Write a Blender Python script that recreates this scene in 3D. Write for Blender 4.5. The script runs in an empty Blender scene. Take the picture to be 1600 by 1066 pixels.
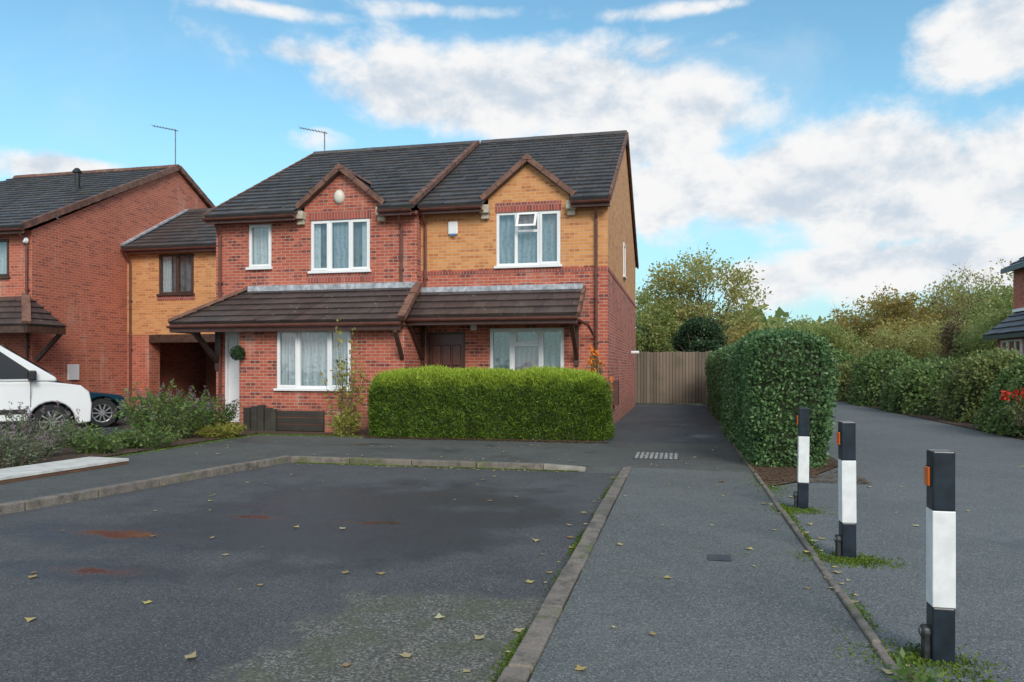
import bpy, bmesh, math, random
import numpy as np
from mathutils import Vector, Matrix
random.seed(7)
RG = np.random.default_rng(11)
C = bpy.context.scene.collection
F=1170.0; HOR=575.0; CAMH=1.4; TH=math.atan(263/1170); ST=math.sin(TH); CT=math.cos(TH)

# ------------------------------------------------------------ node helpers
def newmat(name):
    m=bpy.data.materials.new(name); m.use_nodes=True
    t=m.node_tree; b=t.nodes['Principled BSDF']; return m,t,b
def nd(t,typ,ins=None,**kw):
    n=t.nodes.new(typ)
    for k,v in kw.items(): setattr(n,k,v)
    for k,v in (ins or {}).items():
        if isinstance(v,bpy.types.NodeSocket): t.links.new(v,n.inputs[k])
        else: n.inputs[k].default_value=v
    return n
def c4(c): return (c[0],c[1],c[2],1)
def mth(t,op,a,b=0.0,c=None,clamp=False):
    d={0:a,1:b}
    if c is not None: d[2]=c
    n=nd(t,'ShaderNodeMath',d,operation=op); n.use_clamp=clamp; return n.outputs[0]
def mix(t,f,a,b,bt='MIX'):
    n=t.nodes.new('ShaderNodeMix'); n.data_type='RGBA'; n.blend_type=bt
    for i,v in ((0,f),(6,a),(7,b)):
        if isinstance(v,bpy.types.NodeSocket): t.links.new(v,n.inputs[i])
        elif i==0: n.inputs[0].default_value=v
        else: n.inputs[i].default_value=c4(v)
    return n.outputs[2]
def noise(t,vec,s,d=3.0,r=.55,dist=0.0):
    n=nd(t,'ShaderNodeTexNoise',{'Scale':s,'Detail':d,'Roughness':r,'Distortion':dist})
    t.links.new(vec,n.inputs['Vector']); return n.outputs['Fac']
def sstep(t,v,a,b,o0=0.0,o1=1.0):
    n=nd(t,'ShaderNodeMapRange',{'Value':v,'From Min':a,'From Max':b,'To Min':o0,'To Max':o1}); n.interpolation_type='SMOOTHSTEP'; return n.outputs[0]
def ramp(t,f,stops):
    n=t.nodes.new('ShaderNodeValToRGB'); t.links.new(f,n.inputs[0]); e=n.color_ramp.elements
    while len(e)<len(stops): e.new(.5)
    for i,(p,c) in enumerate(stops): e[i].position=p; e[i].color=c4(c)
    return n.outputs[0]
def pos(t): return nd(t,'ShaderNodeNewGeometry').outputs['Position']
def bump(t,b,h,s=.5,d=.01):
    n=nd(t,'ShaderNodeBump',{'Height':h,'Strength':s,'Distance':d}); t.links.new(n.outputs[0],b.inputs['Normal'])
def plain(name,c,r=.5,metal=0,var=.15,vs=6.0,bmp=0.0):
    m,t,b=newmat(name); p=pos(t)
    f=noise(t,p,vs,4)
    col=mix(t,sstep(t,f,.3,.7),[x*(1-var) for x in c],[min(1,x*(1+var)) for x in c])
    t.links.new(col,b.inputs['Base Color']); b.inputs['Roughness'].default_value=r; b.inputs['Metallic'].default_value=metal
    if bmp: bump(t,b,noise(t,p,vs*8,3),bmp,.01)
    return m
def brickmat(name,c1,c2,mort,dark,rowh=.075,bw=.225,weather=1.0):
    m,t,b=newmat(name); g=nd(t,'ShaderNodeNewGeometry'); sx=nd(t,'ShaderNodeSeparateXYZ',{0:g.outputs['Position']}); sn=nd(t,'ShaderNodeSeparateXYZ',{0:g.outputs['True Normal']})
    isx=mth(t,'GREATER_THAN',mth(t,'ABSOLUTE',sn.outputs[0]),.5)
    u=mth(t,'ADD',mth(t,'MULTIPLY',isx,sx.outputs[1]),mth(t,'MULTIPLY',mth(t,'SUBTRACT',1.0,isx),sx.outputs[0]))
    v=nd(t,'ShaderNodeCombineXYZ',{0:u,1:sx.outputs[2],2:0.0}).outputs[0]
    br=nd(t,'ShaderNodeTexBrick',{'Vector':v,'Color1':c4(c1),'Color2':c4(c2),'Mortar':c4(mort),'Scale':1.0,'Mortar Size':.007,'Mortar Smooth':.2,'Bias':-.1,'Brick Width':bw,'Row Height':rowh})
    cell=nd(t,'ShaderNodeTexWhiteNoise',{},noise_dimensions='2D')
    row=mth(t,'FLOOR',mth(t,'DIVIDE',sx.outputs[2],rowh)); off=mth(t,'MULTIPLY',mth(t,'MODULO',row,2.0),.5)
    cu=mth(t,'FLOOR',mth(t,'ADD',mth(t,'DIVIDE',u,bw),off))
    cv=nd(t,'ShaderNodeCombineXYZ',{0:cu,1:row,2:0.0}).outputs[0]; t.links.new(cv,cell.inputs['Vector'])
    dk=sstep(t,cell.outputs['Value'],.72,.95)
    col=mix(t,mth(t,'MULTIPLY',dk,mth(t,'SUBTRACT',1.0,br.outputs['Fac'])),br.outputs['Color'],dark)
    n1=noise(t,g.outputs['Position'],.8,4)
    col=mix(t,mth(t,'MULTIPLY',sstep(t,n1,.4,.75),.3*weather),col,[x*.55 for x in c1])
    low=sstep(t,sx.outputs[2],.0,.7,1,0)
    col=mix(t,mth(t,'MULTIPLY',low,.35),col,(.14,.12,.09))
    n2=noise(t,nd(t,'ShaderNodeVectorMath',{0:g.outputs['Position'],1:(3,3,.4)},operation='MULTIPLY').outputs[0],1.0,3)
    col=mix(t,mth(t,'MULTIPLY',sstep(t,n2,.56,.75),.3),col,(.62,.5,.42))
    t.links.new(col,b.inputs['Base Color']); b.inputs['Roughness'].default_value=.85
    bump(t,b,mth(t,'SUBTRACT',1.0,br.outputs['Fac']),.5,.008)
    return m
def asphalt(name,ca,cb,speck,wet=.5,puddle=None,patch=False,moss=0.3,sc=1.0):
    m,t,b=newmat(name); p=pos(t); s=nd(t,'ShaderNodeSeparateXYZ',{0:p})
    big=noise(t,p,.45,4,.6); mid=noise(t,p,3.0,5,.65)
    vor=nd(t,'ShaderNodeTexVoronoi',{'Vector':p,'Scale':125*sc}); vr=nd(t,'ShaderNodeSeparateColor',{0:vor.outputs['Color']}).outputs[0]
    fine=noise(t,p,60*sc,3,.7)
    f=mth(t,'ADD',mth(t,'MULTIPLY',big,.6),mth(t,'MULTIPLY',mid,.4))
    col=mix(t,sstep(t,f,.38,.62),ca,cb)
    col=mix(t,sstep(t,vr,.72,1.0),col,speck)
    col=mix(t,sstep(t,vr,.3,0.0),col,[x*.6 for x in ca])
    wetm=sstep(t,noise(t,p,.5,5,.62,.4),.64-wet*.25,.78-wet*.22)
    if puddle:
        acc=None
        pn=noise(t,p,2.6,6,.72,.5)
        for (x,y,rx,ry) in puddle:
            dx=mth(t,'DIVIDE',mth(t,'SUBTRACT',s.outputs[0],x),rx); dy=mth(t,'DIVIDE',mth(t,'SUBTRACT',s.outputs[1],y),ry)
            e=mth(t,'SUBTRACT',1.0,mth(t,'SQRT',mth(t,'ADD',mth(t,'MULTIPLY',dx,dx),mth(t,'MULTIPLY',dy,dy))))
            acc=e if acc is None else mth(t,'MAXIMUM',acc,e)
        pw=mth(t,'ADD',acc,mth(t,'MULTIPLY',mth(t,'SUBTRACT',pn,.5),3.4))
        pud=sstep(t,pw,-.1,.9)
        ring=sstep(t,pw,-1.5,.1)
        dx=mth(t,'DIVIDE',mth(t,'SUBTRACT',s.outputs[0],-3.1),2.5); dy=mth(t,'DIVIDE',mth(t,'SUBTRACT',s.outputs[1],7.0),2.4)
        band=sstep(t,mth(t,'ADD',mth(t,'SUBTRACT',1.0,mth(t,'ADD',mth(t,'MULTIPLY',dx,dx),mth(t,'MULTIPLY',dy,dy))),mth(t,'MULTIPLY',mth(t,'SUBTRACT',noise(t,p,1.1,5,.6),.5),3.0)),-.1,.7)
        wetm=mth(t,'MAXIMUM',mth(t,'MULTIPLY',wetm,.6),mth(t,'MAXIMUM',mth(t,'MULTIPLY',band,.9),mth(t,'MULTIPLY',ring,.75)))
    if patch:
        pn=mth(t,'MULTIPLY',mth(t,'SUBTRACT',noise(t,p,1.6,6,.7),.5),1.3)
        a=sstep(t,mth(t,'ADD',s.outputs[0],pn),-2.2,-1.98); bb=sstep(t,mth(t,'ADD',s.outputs[1],pn),4.75,4.5)
        pm=mth(t,'MULTIPLY',a,bb)
        v2=nd(t,'ShaderNodeTexVoronoi',{'Vector':p,'Scale':85.0}); r2=nd(t,'ShaderNodeSeparateColor',{0:v2.outputs['Color']}).outputs[0]
        gc=ramp(t,r2,[(0,(.06,.058,.052)),(.5,(.11,.106,.09)),(.8,(.165,.16,.135)),(1,(.27,.26,.225))])
        gc=mix(t,sstep(t,mid,.48,.62,0,.5),gc,(.085,.095,.05))
        col=mix(t,pm,col,gc); wetm=mth(t,'MULTIPLY',wetm,mth(t,'SUBTRACT',1.0,pm))
    col=mix(t,mth(t,'MULTIPLY',wetm,.62),col,[x*.28 for x in ca])
    if puddle: col=mix(t,mth(t,'MULTIPLY',pud,.6),col,(.050,.024,.018)); 
    if moss: col=mix(t,mth(t,'MULTIPLY',sstep(t,noise(t,p,1.3,6,.75),.6,.72),moss),col,(.06,.078,.02))
    t.links.new(col,b.inputs['Base Color'])
    ro=mth(t,'SUBTRACT',.78,mth(t,'MULTIPLY',wetm,.42))
    if puddle: ro=mth(t,'MULTIPLY',ro,mth(t,'SUBTRACT',1.0,mth(t,'MULTIPLY',pud,.75)))
    t.links.new(ro,b.inputs['Roughness'])
    bs=mth(t,'SUBTRACT',1.0,mth(t,'MULTIPLY',wetm,.35))
    if puddle: bs=mth(t,'MULTIPLY',bs,mth(t,'SUBTRACT',1.0,mth(t,'MULTIPLY',pud,.85)))
    n=nd(t,'ShaderNodeBump',{'Height':mth(t,'ADD',vor.outputs['Distance'],fine),'Strength':mth(t,'MULTIPLY',bs,.4),'Distance':.01}); t.links.new(n.outputs[0],b.inputs['Normal'])
    return m
def foliage(name,cols,trans=.3,rough=.45,clump=.9,cs=2.0,top=None):
    m,t,b=newmat(name); g=nd(t,'ShaderNodeNewGeometry')
    k=len(cols)-1
    col=ramp(t,g.outputs['Random Per Island'],[(i/k,c) for i,c in enumerate(cols)])
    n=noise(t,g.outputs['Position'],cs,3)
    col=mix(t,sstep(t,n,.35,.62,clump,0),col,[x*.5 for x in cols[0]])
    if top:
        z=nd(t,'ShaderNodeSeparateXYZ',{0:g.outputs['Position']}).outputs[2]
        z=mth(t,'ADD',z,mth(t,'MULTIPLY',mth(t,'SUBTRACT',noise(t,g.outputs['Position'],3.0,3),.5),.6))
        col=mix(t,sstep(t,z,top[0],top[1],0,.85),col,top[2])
    t.links.new(col,b.inputs['Base Color']); b.inputs['Roughness'].default_value=rough
    b.inputs['Specular IOR Level'].default_value=.35
    tr=nd(t,'ShaderNodeBsdfTranslucent'); t.links.new(col,tr.inputs[0])
    ms=nd(t,'ShaderNodeMixShader',{0:trans,1:b.outputs[0],2:tr.outputs[0]})
    t.links.new(ms.outputs[0],t.nodes['Material Output'].inputs[0]); return m
def tilemat(name,cols,lichen=.5):
    m,t,b=newmat(name); g=nd(t,'ShaderNodeNewGeometry')
    k=len(cols)-1
    col=ramp(t,g.outputs['Random Per Island'],[(i/k,c) for i,c in enumerate(cols)])
    n=noise(t,g.outputs['Position'],1.1,5,.7); col=mix(t,sstep(t,n,.42,.7,0,.6),col,(.10,.085,.07))
    l=noise(t,g.outputs['Position'],9.0,4,.7); col=mix(t,sstep(t,l,.64,.69,0,lichen),col,(.36,.35,.30))
    l2=noise(t,g.outputs['Position'],2.5,4,.7); col=mix(t,sstep(t,l2,.58,.72,0,lichen*.8),col,(.085,.09,.04))
    t.links.new(col,b.inputs['Base Color']); b.inputs['Roughness'].default_value=.45
    bump(t,b,noise(t,g.outputs['Position'],40,3),.3,.01); return m

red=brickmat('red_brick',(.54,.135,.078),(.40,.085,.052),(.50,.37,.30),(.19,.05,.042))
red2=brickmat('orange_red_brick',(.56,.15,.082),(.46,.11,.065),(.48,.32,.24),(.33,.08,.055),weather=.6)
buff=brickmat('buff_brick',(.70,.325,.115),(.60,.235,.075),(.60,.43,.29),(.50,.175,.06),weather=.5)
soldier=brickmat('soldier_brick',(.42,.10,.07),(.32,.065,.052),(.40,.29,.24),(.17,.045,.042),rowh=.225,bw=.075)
tile=tilemat('roof_tile',[(.050,.048,.052),(.068,.064,.068),(.092,.084,.086),(.058,.055,.056)],.55)
tile2=tilemat('porch_tile',[(.062,.045,.044),(.080,.056,.053),(.055,.042,.043),(.095,.068,.062)],.65)
verge=plain('verge_tile',(.17,.085,.06),.7,var=.35,vs=5,bmp=.3)
brown=plain('brown_plastic',(.135,.05,.037),.35,var=.2)
dkwood=plain('dark_timber',(.075,.038,.027),.5,var=.3,vs=8)
upvc=plain('white_upvc',(.86,.87,.88),.3,var=.02,vs=3)
lead=plain('lead_flashing',(.40,.43,.47),.45,var=.35,vs=7,bmp=.2)
stone=plain('cream_stone',(.50,.44,.35),.8,var=.2,vs=9)
doormat=plain('brown_door_paint',(.13,.045,.032),.3,var=.1)
brass=plain('brass',(.6,.42,.15),.3,metal=1)
blackp=plain('black_plastic',(.018,.018,.02),.4)
greym=plain('grey_metal',(.25,.26,.27),.4,metal=.6,var=.3,vs=12)
draing=plain('worn_grate_metal',(.30,.30,.29),.6,var=.3,vs=12)
dkmetal=plain('dark_metal',(.05,.052,.055),.45,metal=.3,var=.4,vs=20)
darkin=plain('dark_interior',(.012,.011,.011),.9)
def mossy_concrete():
    m,t,b=newmat('mossy_kerb'); g=nd(t,'ShaderNodeNewGeometry'); p=g.outputs['Position']
    base=ramp(t,g.outputs['Random Per Island'],[(0,(.20,.165,.14)),(.5,(.24,.20,.165)),(1,(.16,.14,.12))])
    col=mix(t,sstep(t,noise(t,p,7,6,.7),.4,.7),base,(.09,.08,.068))
    col=mix(t,sstep(t,noise(t,p,1.2,6,.7),.52,.66,0,.75),col,(.085,.11,.025))
    col=mix(t,sstep(t,noise(t,p,70,3,.7),.55,.7,0,.5),col,(.38,.36,.32))
    t.links.new(col,b.inputs['Base Color']); b.inputs['Roughness'].default_value=.8; bump(t,b,noise(t,p,45,5),.6,.012); return m
kerbm=mossy_concrete()
a_bay=asphalt('bay_asphalt',(.062,.064,.068),(.092,.094,.097),(.16,.16,.155),wet=.45,puddle=[(-4.75,5.65,.75,.22),(-4.15,6.6,.40,.11),(-4.06,4.6,.5,.14),(-2.85,6.6,.4,.1)],patch=True,moss=.35)
a_path=asphalt('path_asphalt',(.100,.110,.107),(.136,.146,.141),(.24,.24,.225),wet=.1,moss=.4)
a_pave=asphalt('pavement_asphalt',(.068,.072,.068),(.105,.11,.10),(.16,.16,.15),wet=.4,moss=.7)
a_drive=asphalt('drive_asphalt',(.052,.056,.062),(.08,.085,.09),(.13,.13,.13),wet=.45,moss=.3)
a_road=asphalt('lane_asphalt',(.112,.122,.124),(.148,.158,.16),(.25,.25,.24),wet=.2,moss=.3)
soil=plain('soil_and_litter',(.085,.05,.032),.95,var=.6,vs=14,bmp=1.0)
grassg=plain('rough_grass_ground',(.055,.07,.025),.95,var=.5,vs=2,bmp=.6)
bark=plain('bark',(.12,.095,.07),.9,var=.4,vs=9,bmp=.6)
def woodmat(name,c,c2,sc=(14,14,1.2)):
    m,t,b=newmat(name); g=nd(t,'ShaderNodeNewGeometry'); v=nd(t,'ShaderNodeVectorMath',{0:g.outputs['Position'],1:sc},operation='MULTIPLY').outputs[0]
    col=mix(t,noise(t,v,1.5,5,.6),c,c2); col=mix(t,mth(t,'MULTIPLY',g.outputs['Random Per Island'],.6),col,[x*.45 for x in c])
    col=mix(t,sstep(t,noise(t,g.outputs['Position'],1.5,4),.5,.7,0,.35),col,(.09,.10,.06))
    t.links.new(col,b.inputs['Base Color']); b.inputs['Roughness'].default_value=.85; bump(t,b,noise(t,v,4,4),.4,.01); return m
fencem=woodmat('weathered_fence_wood',(.20,.155,.115),(.32,.255,.195))
sleeper=woodmat('old_sleeper_wood',(.026,.023,.020),(.07,.06,.05),(2,14,14))
whitep=plain('white_post_paint',(.78,.80,.80),.35,var=.07,vs=14)
blackpost=plain('blue_black_post_paint',(.018,.027,.038),.28,var=.3,vs=10)
orange=plain('orange_reflector',(.85,.16,.015),.2,var=.1)
vanw=plain('white_van_paint',(.80,.81,.82),.18,var=.03,vs=1)
bluep=plain('teal_blue_car_paint',(.004,.042,.075),.15,metal=.3,var=.05,vs=1)
tyre=plain('tyre_rubber',(.02,.02,.02),.8)
rimm=plain('alloy_rim',(.55,.56,.58),.3,metal=.8)
lamp=plain('headlamp',(.65,.68,.7),.1,var=.1)
boarde=plain('brown_board_edge',(.16,.08,.045),.7); boardt=plain('dirty_cream_board',(.66,.65,.60),.5,var=.15,vs=5)
def glassmat(name,tint=(.85,.9,.92),mixf=.17):
    m,t,b=newmat(name); tr=nd(t,'ShaderNodeBsdfTransparent',{0:c4(tint)}); gl=nd(t,'ShaderNodeBsdfGlossy',{'Roughness':.03}); 
    p=pos(t); nn=nd(t,'ShaderNodeBump',{'Height':noise(t,p,1.5,2),'Strength':.15,'Distance':.05}); t.links.new(nn.outputs[0],gl.inputs['Normal'])
    ms=nd(t,'ShaderNodeMixShader',{0:mixf,1:tr.outputs[0],2:gl.outputs[0]}); t.links.new(ms.outputs[0],t.nodes['Material Output'].inputs[0]); return m
glass=glassmat('window_glass'); 
cglass,_t,_b=newmat('tinted_car_glass'); _b.inputs['Base Color'].default_value=(.02,.025,.03,1); _b.inputs['Roughness'].default_value=.05
def curtain(name,c,c2,folds=26.0,pat=5.0):
    m,t,b=newmat(name); p=pos(t); s=nd(t,'ShaderNodeSeparateXYZ',{0:p})
    w=mth(t,'SINE',mth(t,'ADD',mth(t,'MULTIPLY',s.outputs[0],folds*2.6),mth(t,'MULTIPLY',noise(t,p,2,2),9.0)))
    vo=nd(t,'ShaderNodeTexVoronoi',{'Vector':p,'Scale':pat*2})
    f=mth(t,'ADD',mth(t,'MULTIPLY',mth(t,'ADD',w,1.0),.25),mth(t,'MULTIPLY',sstep(t,vo.outputs['Distance'],.1,.5),.5))
    t.links.new(mix(t,f,c,c2),b.inputs['Base Color']); b.inputs['Roughness'].default_value=.9; return m
net=curtain('net_curtain',(.34,.41,.43),(.60,.66,.67)); net2=curtain('blue_grey_curtain',(.13,.18,.22),(.34,.40,.43),18,7); pinkc=curtain('pinkish_patterned_curtain',(.32,.20,.24),(.46,.44,.48),20,9)
dim_room=curtain('painted_dim_room',(.06,.07,.08),(.18,.21,.23),10,2)  # dark of the unlit room, painted on a sheet behind the glass
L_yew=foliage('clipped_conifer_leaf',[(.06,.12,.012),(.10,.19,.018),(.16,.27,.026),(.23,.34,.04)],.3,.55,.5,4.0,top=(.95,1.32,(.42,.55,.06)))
L_priv=foliage('privet_leaf',[(.06,.14,.055),(.10,.20,.07),(.15,.27,.10),(.25,.38,.16)],.3,.34,.3,2.5)
L_privb=foliage('far_hedge_leaf',[(.11,.20,.06),(.16,.27,.08),(.23,.34,.11),(.33,.40,.15)],.35,.42,.3,1.2)
L_privc=foliage('far_hedge_olive_leaf',[(.15,.21,.065),(.20,.27,.085),(.28,.33,.11),(.36,.35,.14)],.35,.42,.3,1.2)
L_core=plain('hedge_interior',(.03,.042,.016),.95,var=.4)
L_pale=foliage('pale_green_leaf',[(.34,.38,.11),(.46,.48,.17),(.55,.52,.20),(.56,.44,.17)],.5,.5,.3,.7)
L_aut=foliage('autumn_leaf',[(.36,.32,.10),(.50,.39,.12),(.56,.38,.12),(.42,.41,.13)],.5,.5,.3,.7)
L_dark=foliage('dark_evergreen_leaf',[(.03,.07,.03),(.05,.10,.04),(.07,.13,.055)],.2,.4,.4,1.5)
L_grn=foliage('mid_green_leaf',[(.23,.31,.09),(.32,.41,.13),(.42,.46,.16),(.50,.46,.17)],.5,.5,.35,.8)
L_red=foliage('reddish_brown_leaf',[(.19,.13,.09),(.27,.18,.11),(.23,.21,.10)],.35,.5,.5,1)
L_shr=foliage('shrub_leaf',[(.09,.17,.045),(.15,.24,.065),(.24,.33,.10)],.35,.5,.4,3)
L_sil=foliage('grey_green_leaf',[(.19,.20,.15),(.22,.26,.15),(.14,.21,.08),(.28,.28,.24)],.3,.6,.4,4)
L_fl=foliage('purple_flower',[(.22,.15,.20),(.33,.25,.30)],.3,.6,.1,4)
L_yel=foliage('yellowing_leaf',[(.26,.30,.05),(.45,.40,.08),(.16,.21,.05)],.4,.5,.2,4)
L_berry=foliage('orange_berry',[(.8,.18,.01),(.85,.28,.02)],.0,.3,.0,4)
L_berryr=foliage('red_leaf',[(.6,.03,.02),(.7,.08,.03)],.2,.4,.0,4)
L_moss=foliage('moss',[(.08,.14,.015),(.13,.21,.02),(.18,.27,.03)],.2,.8,.4,6)
L_fall=foliage('fallen_leaf',[(.50,.40,.14),(.60,.48,.16),(.34,.21,.08),(.58,.54,.30),(.26,.14,.07)],.1,.6,.0,4)
L_lit=foliage('leaf_litter',[(.15,.07,.04),(.24,.12,.06),(.11,.065,.04),(.30,.2,.09)],.1,.8,.2,4)

# ------------------------------------------------------------ mesh helpers
OFF={}
class MB:
    def __init__(s): s.v=[]; s.f=[]; s.m=[]
    def add(s,vs,fs,mi=0):
        b=len(s.v); s.v+= [tuple(v) for v in vs]
        for f in fs: s.f.append(tuple(i+b for i in f)); s.m.append(mi)
        return s
    def quad(s,a,b,c,d,mi=0): return s.add([a,b,c,d],[(0,1,2,3)],mi)
    def poly(s,pts,mi=0): return s.add(pts,[tuple(range(len(pts)))],mi)
    def boxT(s,T,u0,u1,v0,v1,w0,w1,mi=0):
        vs=[T(u,v,w) for u in (u0,u1) for v in (v0,v1) for w in (w0,w1)]
        return s.add(vs,[(0,1,3,2),(4,6,7,5),(0,4,5,1),(2,3,7,6),(0,2,6,4),(1,5,7,3)],mi)
    def box(s,x0,x1,y0,y1,z0,z1,mi=0): return s.boxT(lambda u,v,w:(u,v,w),x0,x1,y0,y1,z0,z1,mi)
    def bar(s,p,q,w,h,up=(0,0,1),mi=0):
        p=Vector(p);q=Vector(q);d=(q-p).normalized();u=Vector(up); sd=d.cross(u)
        if sd.length<1e-4: sd=d.cross(Vector((0,1,0)))
        sd.normalize(); u=sd.cross(d).normalized()
        vs=[]
        for P in (p,q):
            for a,b in ((-1,-1),(1,-1),(1,1),(-1,1)): vs.append(P+sd*(a*w/2)+u*(b*h/2))
        return s.add(vs,[(0,1,2,3),(4,7,6,5),(0,4,5,1),(1,5,6,2),(2,6,7,3),(3,7,4,0)],mi)
    def tube(s,pts,rs,n=8,mi=0):
        pts=[Vector(p) for p in pts]
        if not hasattr(rs,'__len__'): rs=[rs]*len(pts)
        vs=[];fs=[]
        for i,p in enumerate(pts):
            d=(pts[min(i+1,len(pts)-1)]-pts[max(i-1,0)]).normalized(); a=d.orthogonal().normalized() if abs(d.z)<.9 else Vector((1,0,0)); a=(a-d*a.dot(d)).normalized(); b=d.cross(a)
            for k in range(n):
                t=2*math.pi*k/n; vs.append(p+(a*math.cos(t)+b*math.sin(t))*rs[i])
        for i in range(len(pts)-1):
            for k in range(n): fs.append((i*n+k,i*n+(k+1)%n,(i+1)*n+(k+1)%n,(i+1)*n+k))
        fs.append(tuple(range(n))[::-1]); fs.append(tuple((len(pts)-1)*n+k for k in range(n)))
        return s.add(vs,fs,mi)
    def lathe(s,c,axis,prof,n=24,mi=0):
        c=Vector(c);d=Vector(axis).normalized(); a=d.orthogonal().normalized(); b=d.cross(a); vs=[];fs=[]
        for (r,h) in prof:
            for k in range(n):
                t=2*math.pi*k/n; vs.append(c+d*h+(a*math.cos(t)+b*math.sin(t))*r)
        for i in range(len(prof)-1):
            for k in range(n): fs.append((i*n+k,i*n+(k+1)%n,(i+1)*n+(k+1)%n,(i+1)*n+k))
        return s.add(vs,fs,mi)
    def build(s,name,mats,parent=None,smooth=False,bevel=0,recalc=True):
        if not isinstance(mats,(list,tuple)): mats=[mats]
        me=bpy.data.meshes.new(name); o=bpy.data.objects.new(name,me); C.objects.link(o)
        off=Vector((0,0,0))
        if parent is not None:
            off=OFF.get(parent.name,Vector((0,0,0))); o.parent=parent; OFF[o.name]=off
        me.from_pydata([tuple(Vector(v)-off) for v in s.v],[],s.f)
        for m in mats: me.materials.append(m)
        me.polygons.foreach_set('material_index',s.m)
        if recalc:
            bm=bmesh.new(); bm.from_mesh(me); bmesh.ops.recalc_face_normals(bm,faces=bm.faces[:]); bm.to_mesh(me); bm.free()
        if smooth: me.polygons.foreach_set('use_smooth',[True]*len(me.polygons))
        if bevel:
            md=o.modifiers.new('Bevel','BEVEL'); md.width=bevel; md.segments=2; md.limit_method='ANGLE'; md.angle_limit=math.radians(35)
        return o
def thing(name,label,cat,loc=(0,0,0),rz=0,group=None,local=False):
    o=bpy.data.objects.new(name,None); C.objects.link(o); o.location=loc; o.rotation_euler=(0,0,rz); o.empty_display_size=.3
    o['label']=label;o['category']=cat
    if group:o['group']=group
    OFF[o.name]=Vector((0,0,0)) if local else Vector(loc); return o
def tag(o,label,cat,group=None,kind=None):
    o['label']=label;o['category']=cat
    if group:o['group']=group
    if kind:o['kind']=kind
    return o
def struct(o): o['kind']='structure'; return o
def arr_mesh(name,V,Fq,mi,mats,parent=None,k=4):
    V=np.asarray(V,dtype=np.float32).reshape(-1,3); Fq=np.asarray(Fq,dtype=np.int32).reshape(-1,k)
    off=OFF.get(parent.name,Vector((0,0,0))) if parent is not None else Vector((0,0,0))
    V=V-np.array(off,dtype=np.float32)
    me=bpy.data.meshes.new(name); me.vertices.add(len(V)); me.vertices.foreach_set('co',V.ravel())
    me.loops.add(Fq.size); me.loops.foreach_set('vertex_index',Fq.ravel()); me.polygons.add(len(Fq))
    me.polygons.foreach_set('loop_start',np.arange(0,Fq.size,k,dtype=np.int32)); me.polygons.foreach_set('loop_total',np.full(len(Fq),k,dtype=np.int32))
    for m in mats: me.materials.append(m)
    me.polygons.foreach_set('material_index',np.asarray(mi,dtype=np.int32)); me.update(calc_edges=True)
    o=bpy.data.objects.new(name,me); C.objects.link(o)
    if parent is not None: o.parent=parent; OFF[o.name]=off
    return o
def nrm(a): return a/np.maximum(np.linalg.norm(a,axis=1,keepdims=True),1e-6)
def leaf_arrays(P,N,L,W,kn=.5,kr=1.0,up=.0,flat=.8):
    n=len(P); a=nrm(N*kn+RG.normal(size=(n,3))*kr*.6+np.array([0,0,up])); m=nrm(N+RG.normal(size=(n,3))*flat)
    sd=nrm(np.cross(a,m)); l=(L*(.6+.8*RG.random(n)))[:,None]; w=(W*(.6+.8*RG.random(n)))[:,None]
    V=np.stack([P,P+a*l*.45+sd*w*.5,P+a*l,P+a*l*.45-sd*w*.5],axis=1).reshape(-1,3)
    return V,np.arange(n*4).reshape(-1,4)
def disp(P,amp,fr=1.0,ph=0.0):
    x,y,z=P[:,0]*fr,P[:,1]*fr,P[:,2]*fr
    return amp*(np.sin(1.7*x+.9*y+ph)*np.sin(2.1*z+1.3*x+ph*2)+.6*np.sin(4.3*y+2.2*z+ph)+.5*np.sin(5.1*x-3.3*z+ph*.7)+.35*np.sin(9.1*x+7.3*y+6.1*z))/1.8
def rbox(p,lo,hi,r):
    q=p.copy(); q[:,0]=np.clip(p[:,0],lo[0]+r,hi[0]-r); q[:,1]=np.clip(p[:,1],lo[1]+r,hi[1]-r); q[:,2]=np.clip(p[:,2],lo[2],hi[2]-r)
    d=nrm(p-q); return q+d*r,d
def box_samples(n,lo,hi):
    sx,sy,sz=[hi[i]-lo[i] for i in range(3)]; ar=np.array([sy*sz,sy*sz,sx*sz,sx*sz,sx*sy]); f=RG.choice(5,n,p=ar/ar.sum()); P=np.array(lo)+RG.random((n,3))*np.array([sx,sy,sz])
    P[f==0,0]=lo[0];P[f==1,0]=hi[0];P[f==2,1]=lo[1];P[f==3,1]=hi[1];P[f==4,2]=hi[2]; return P
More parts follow.
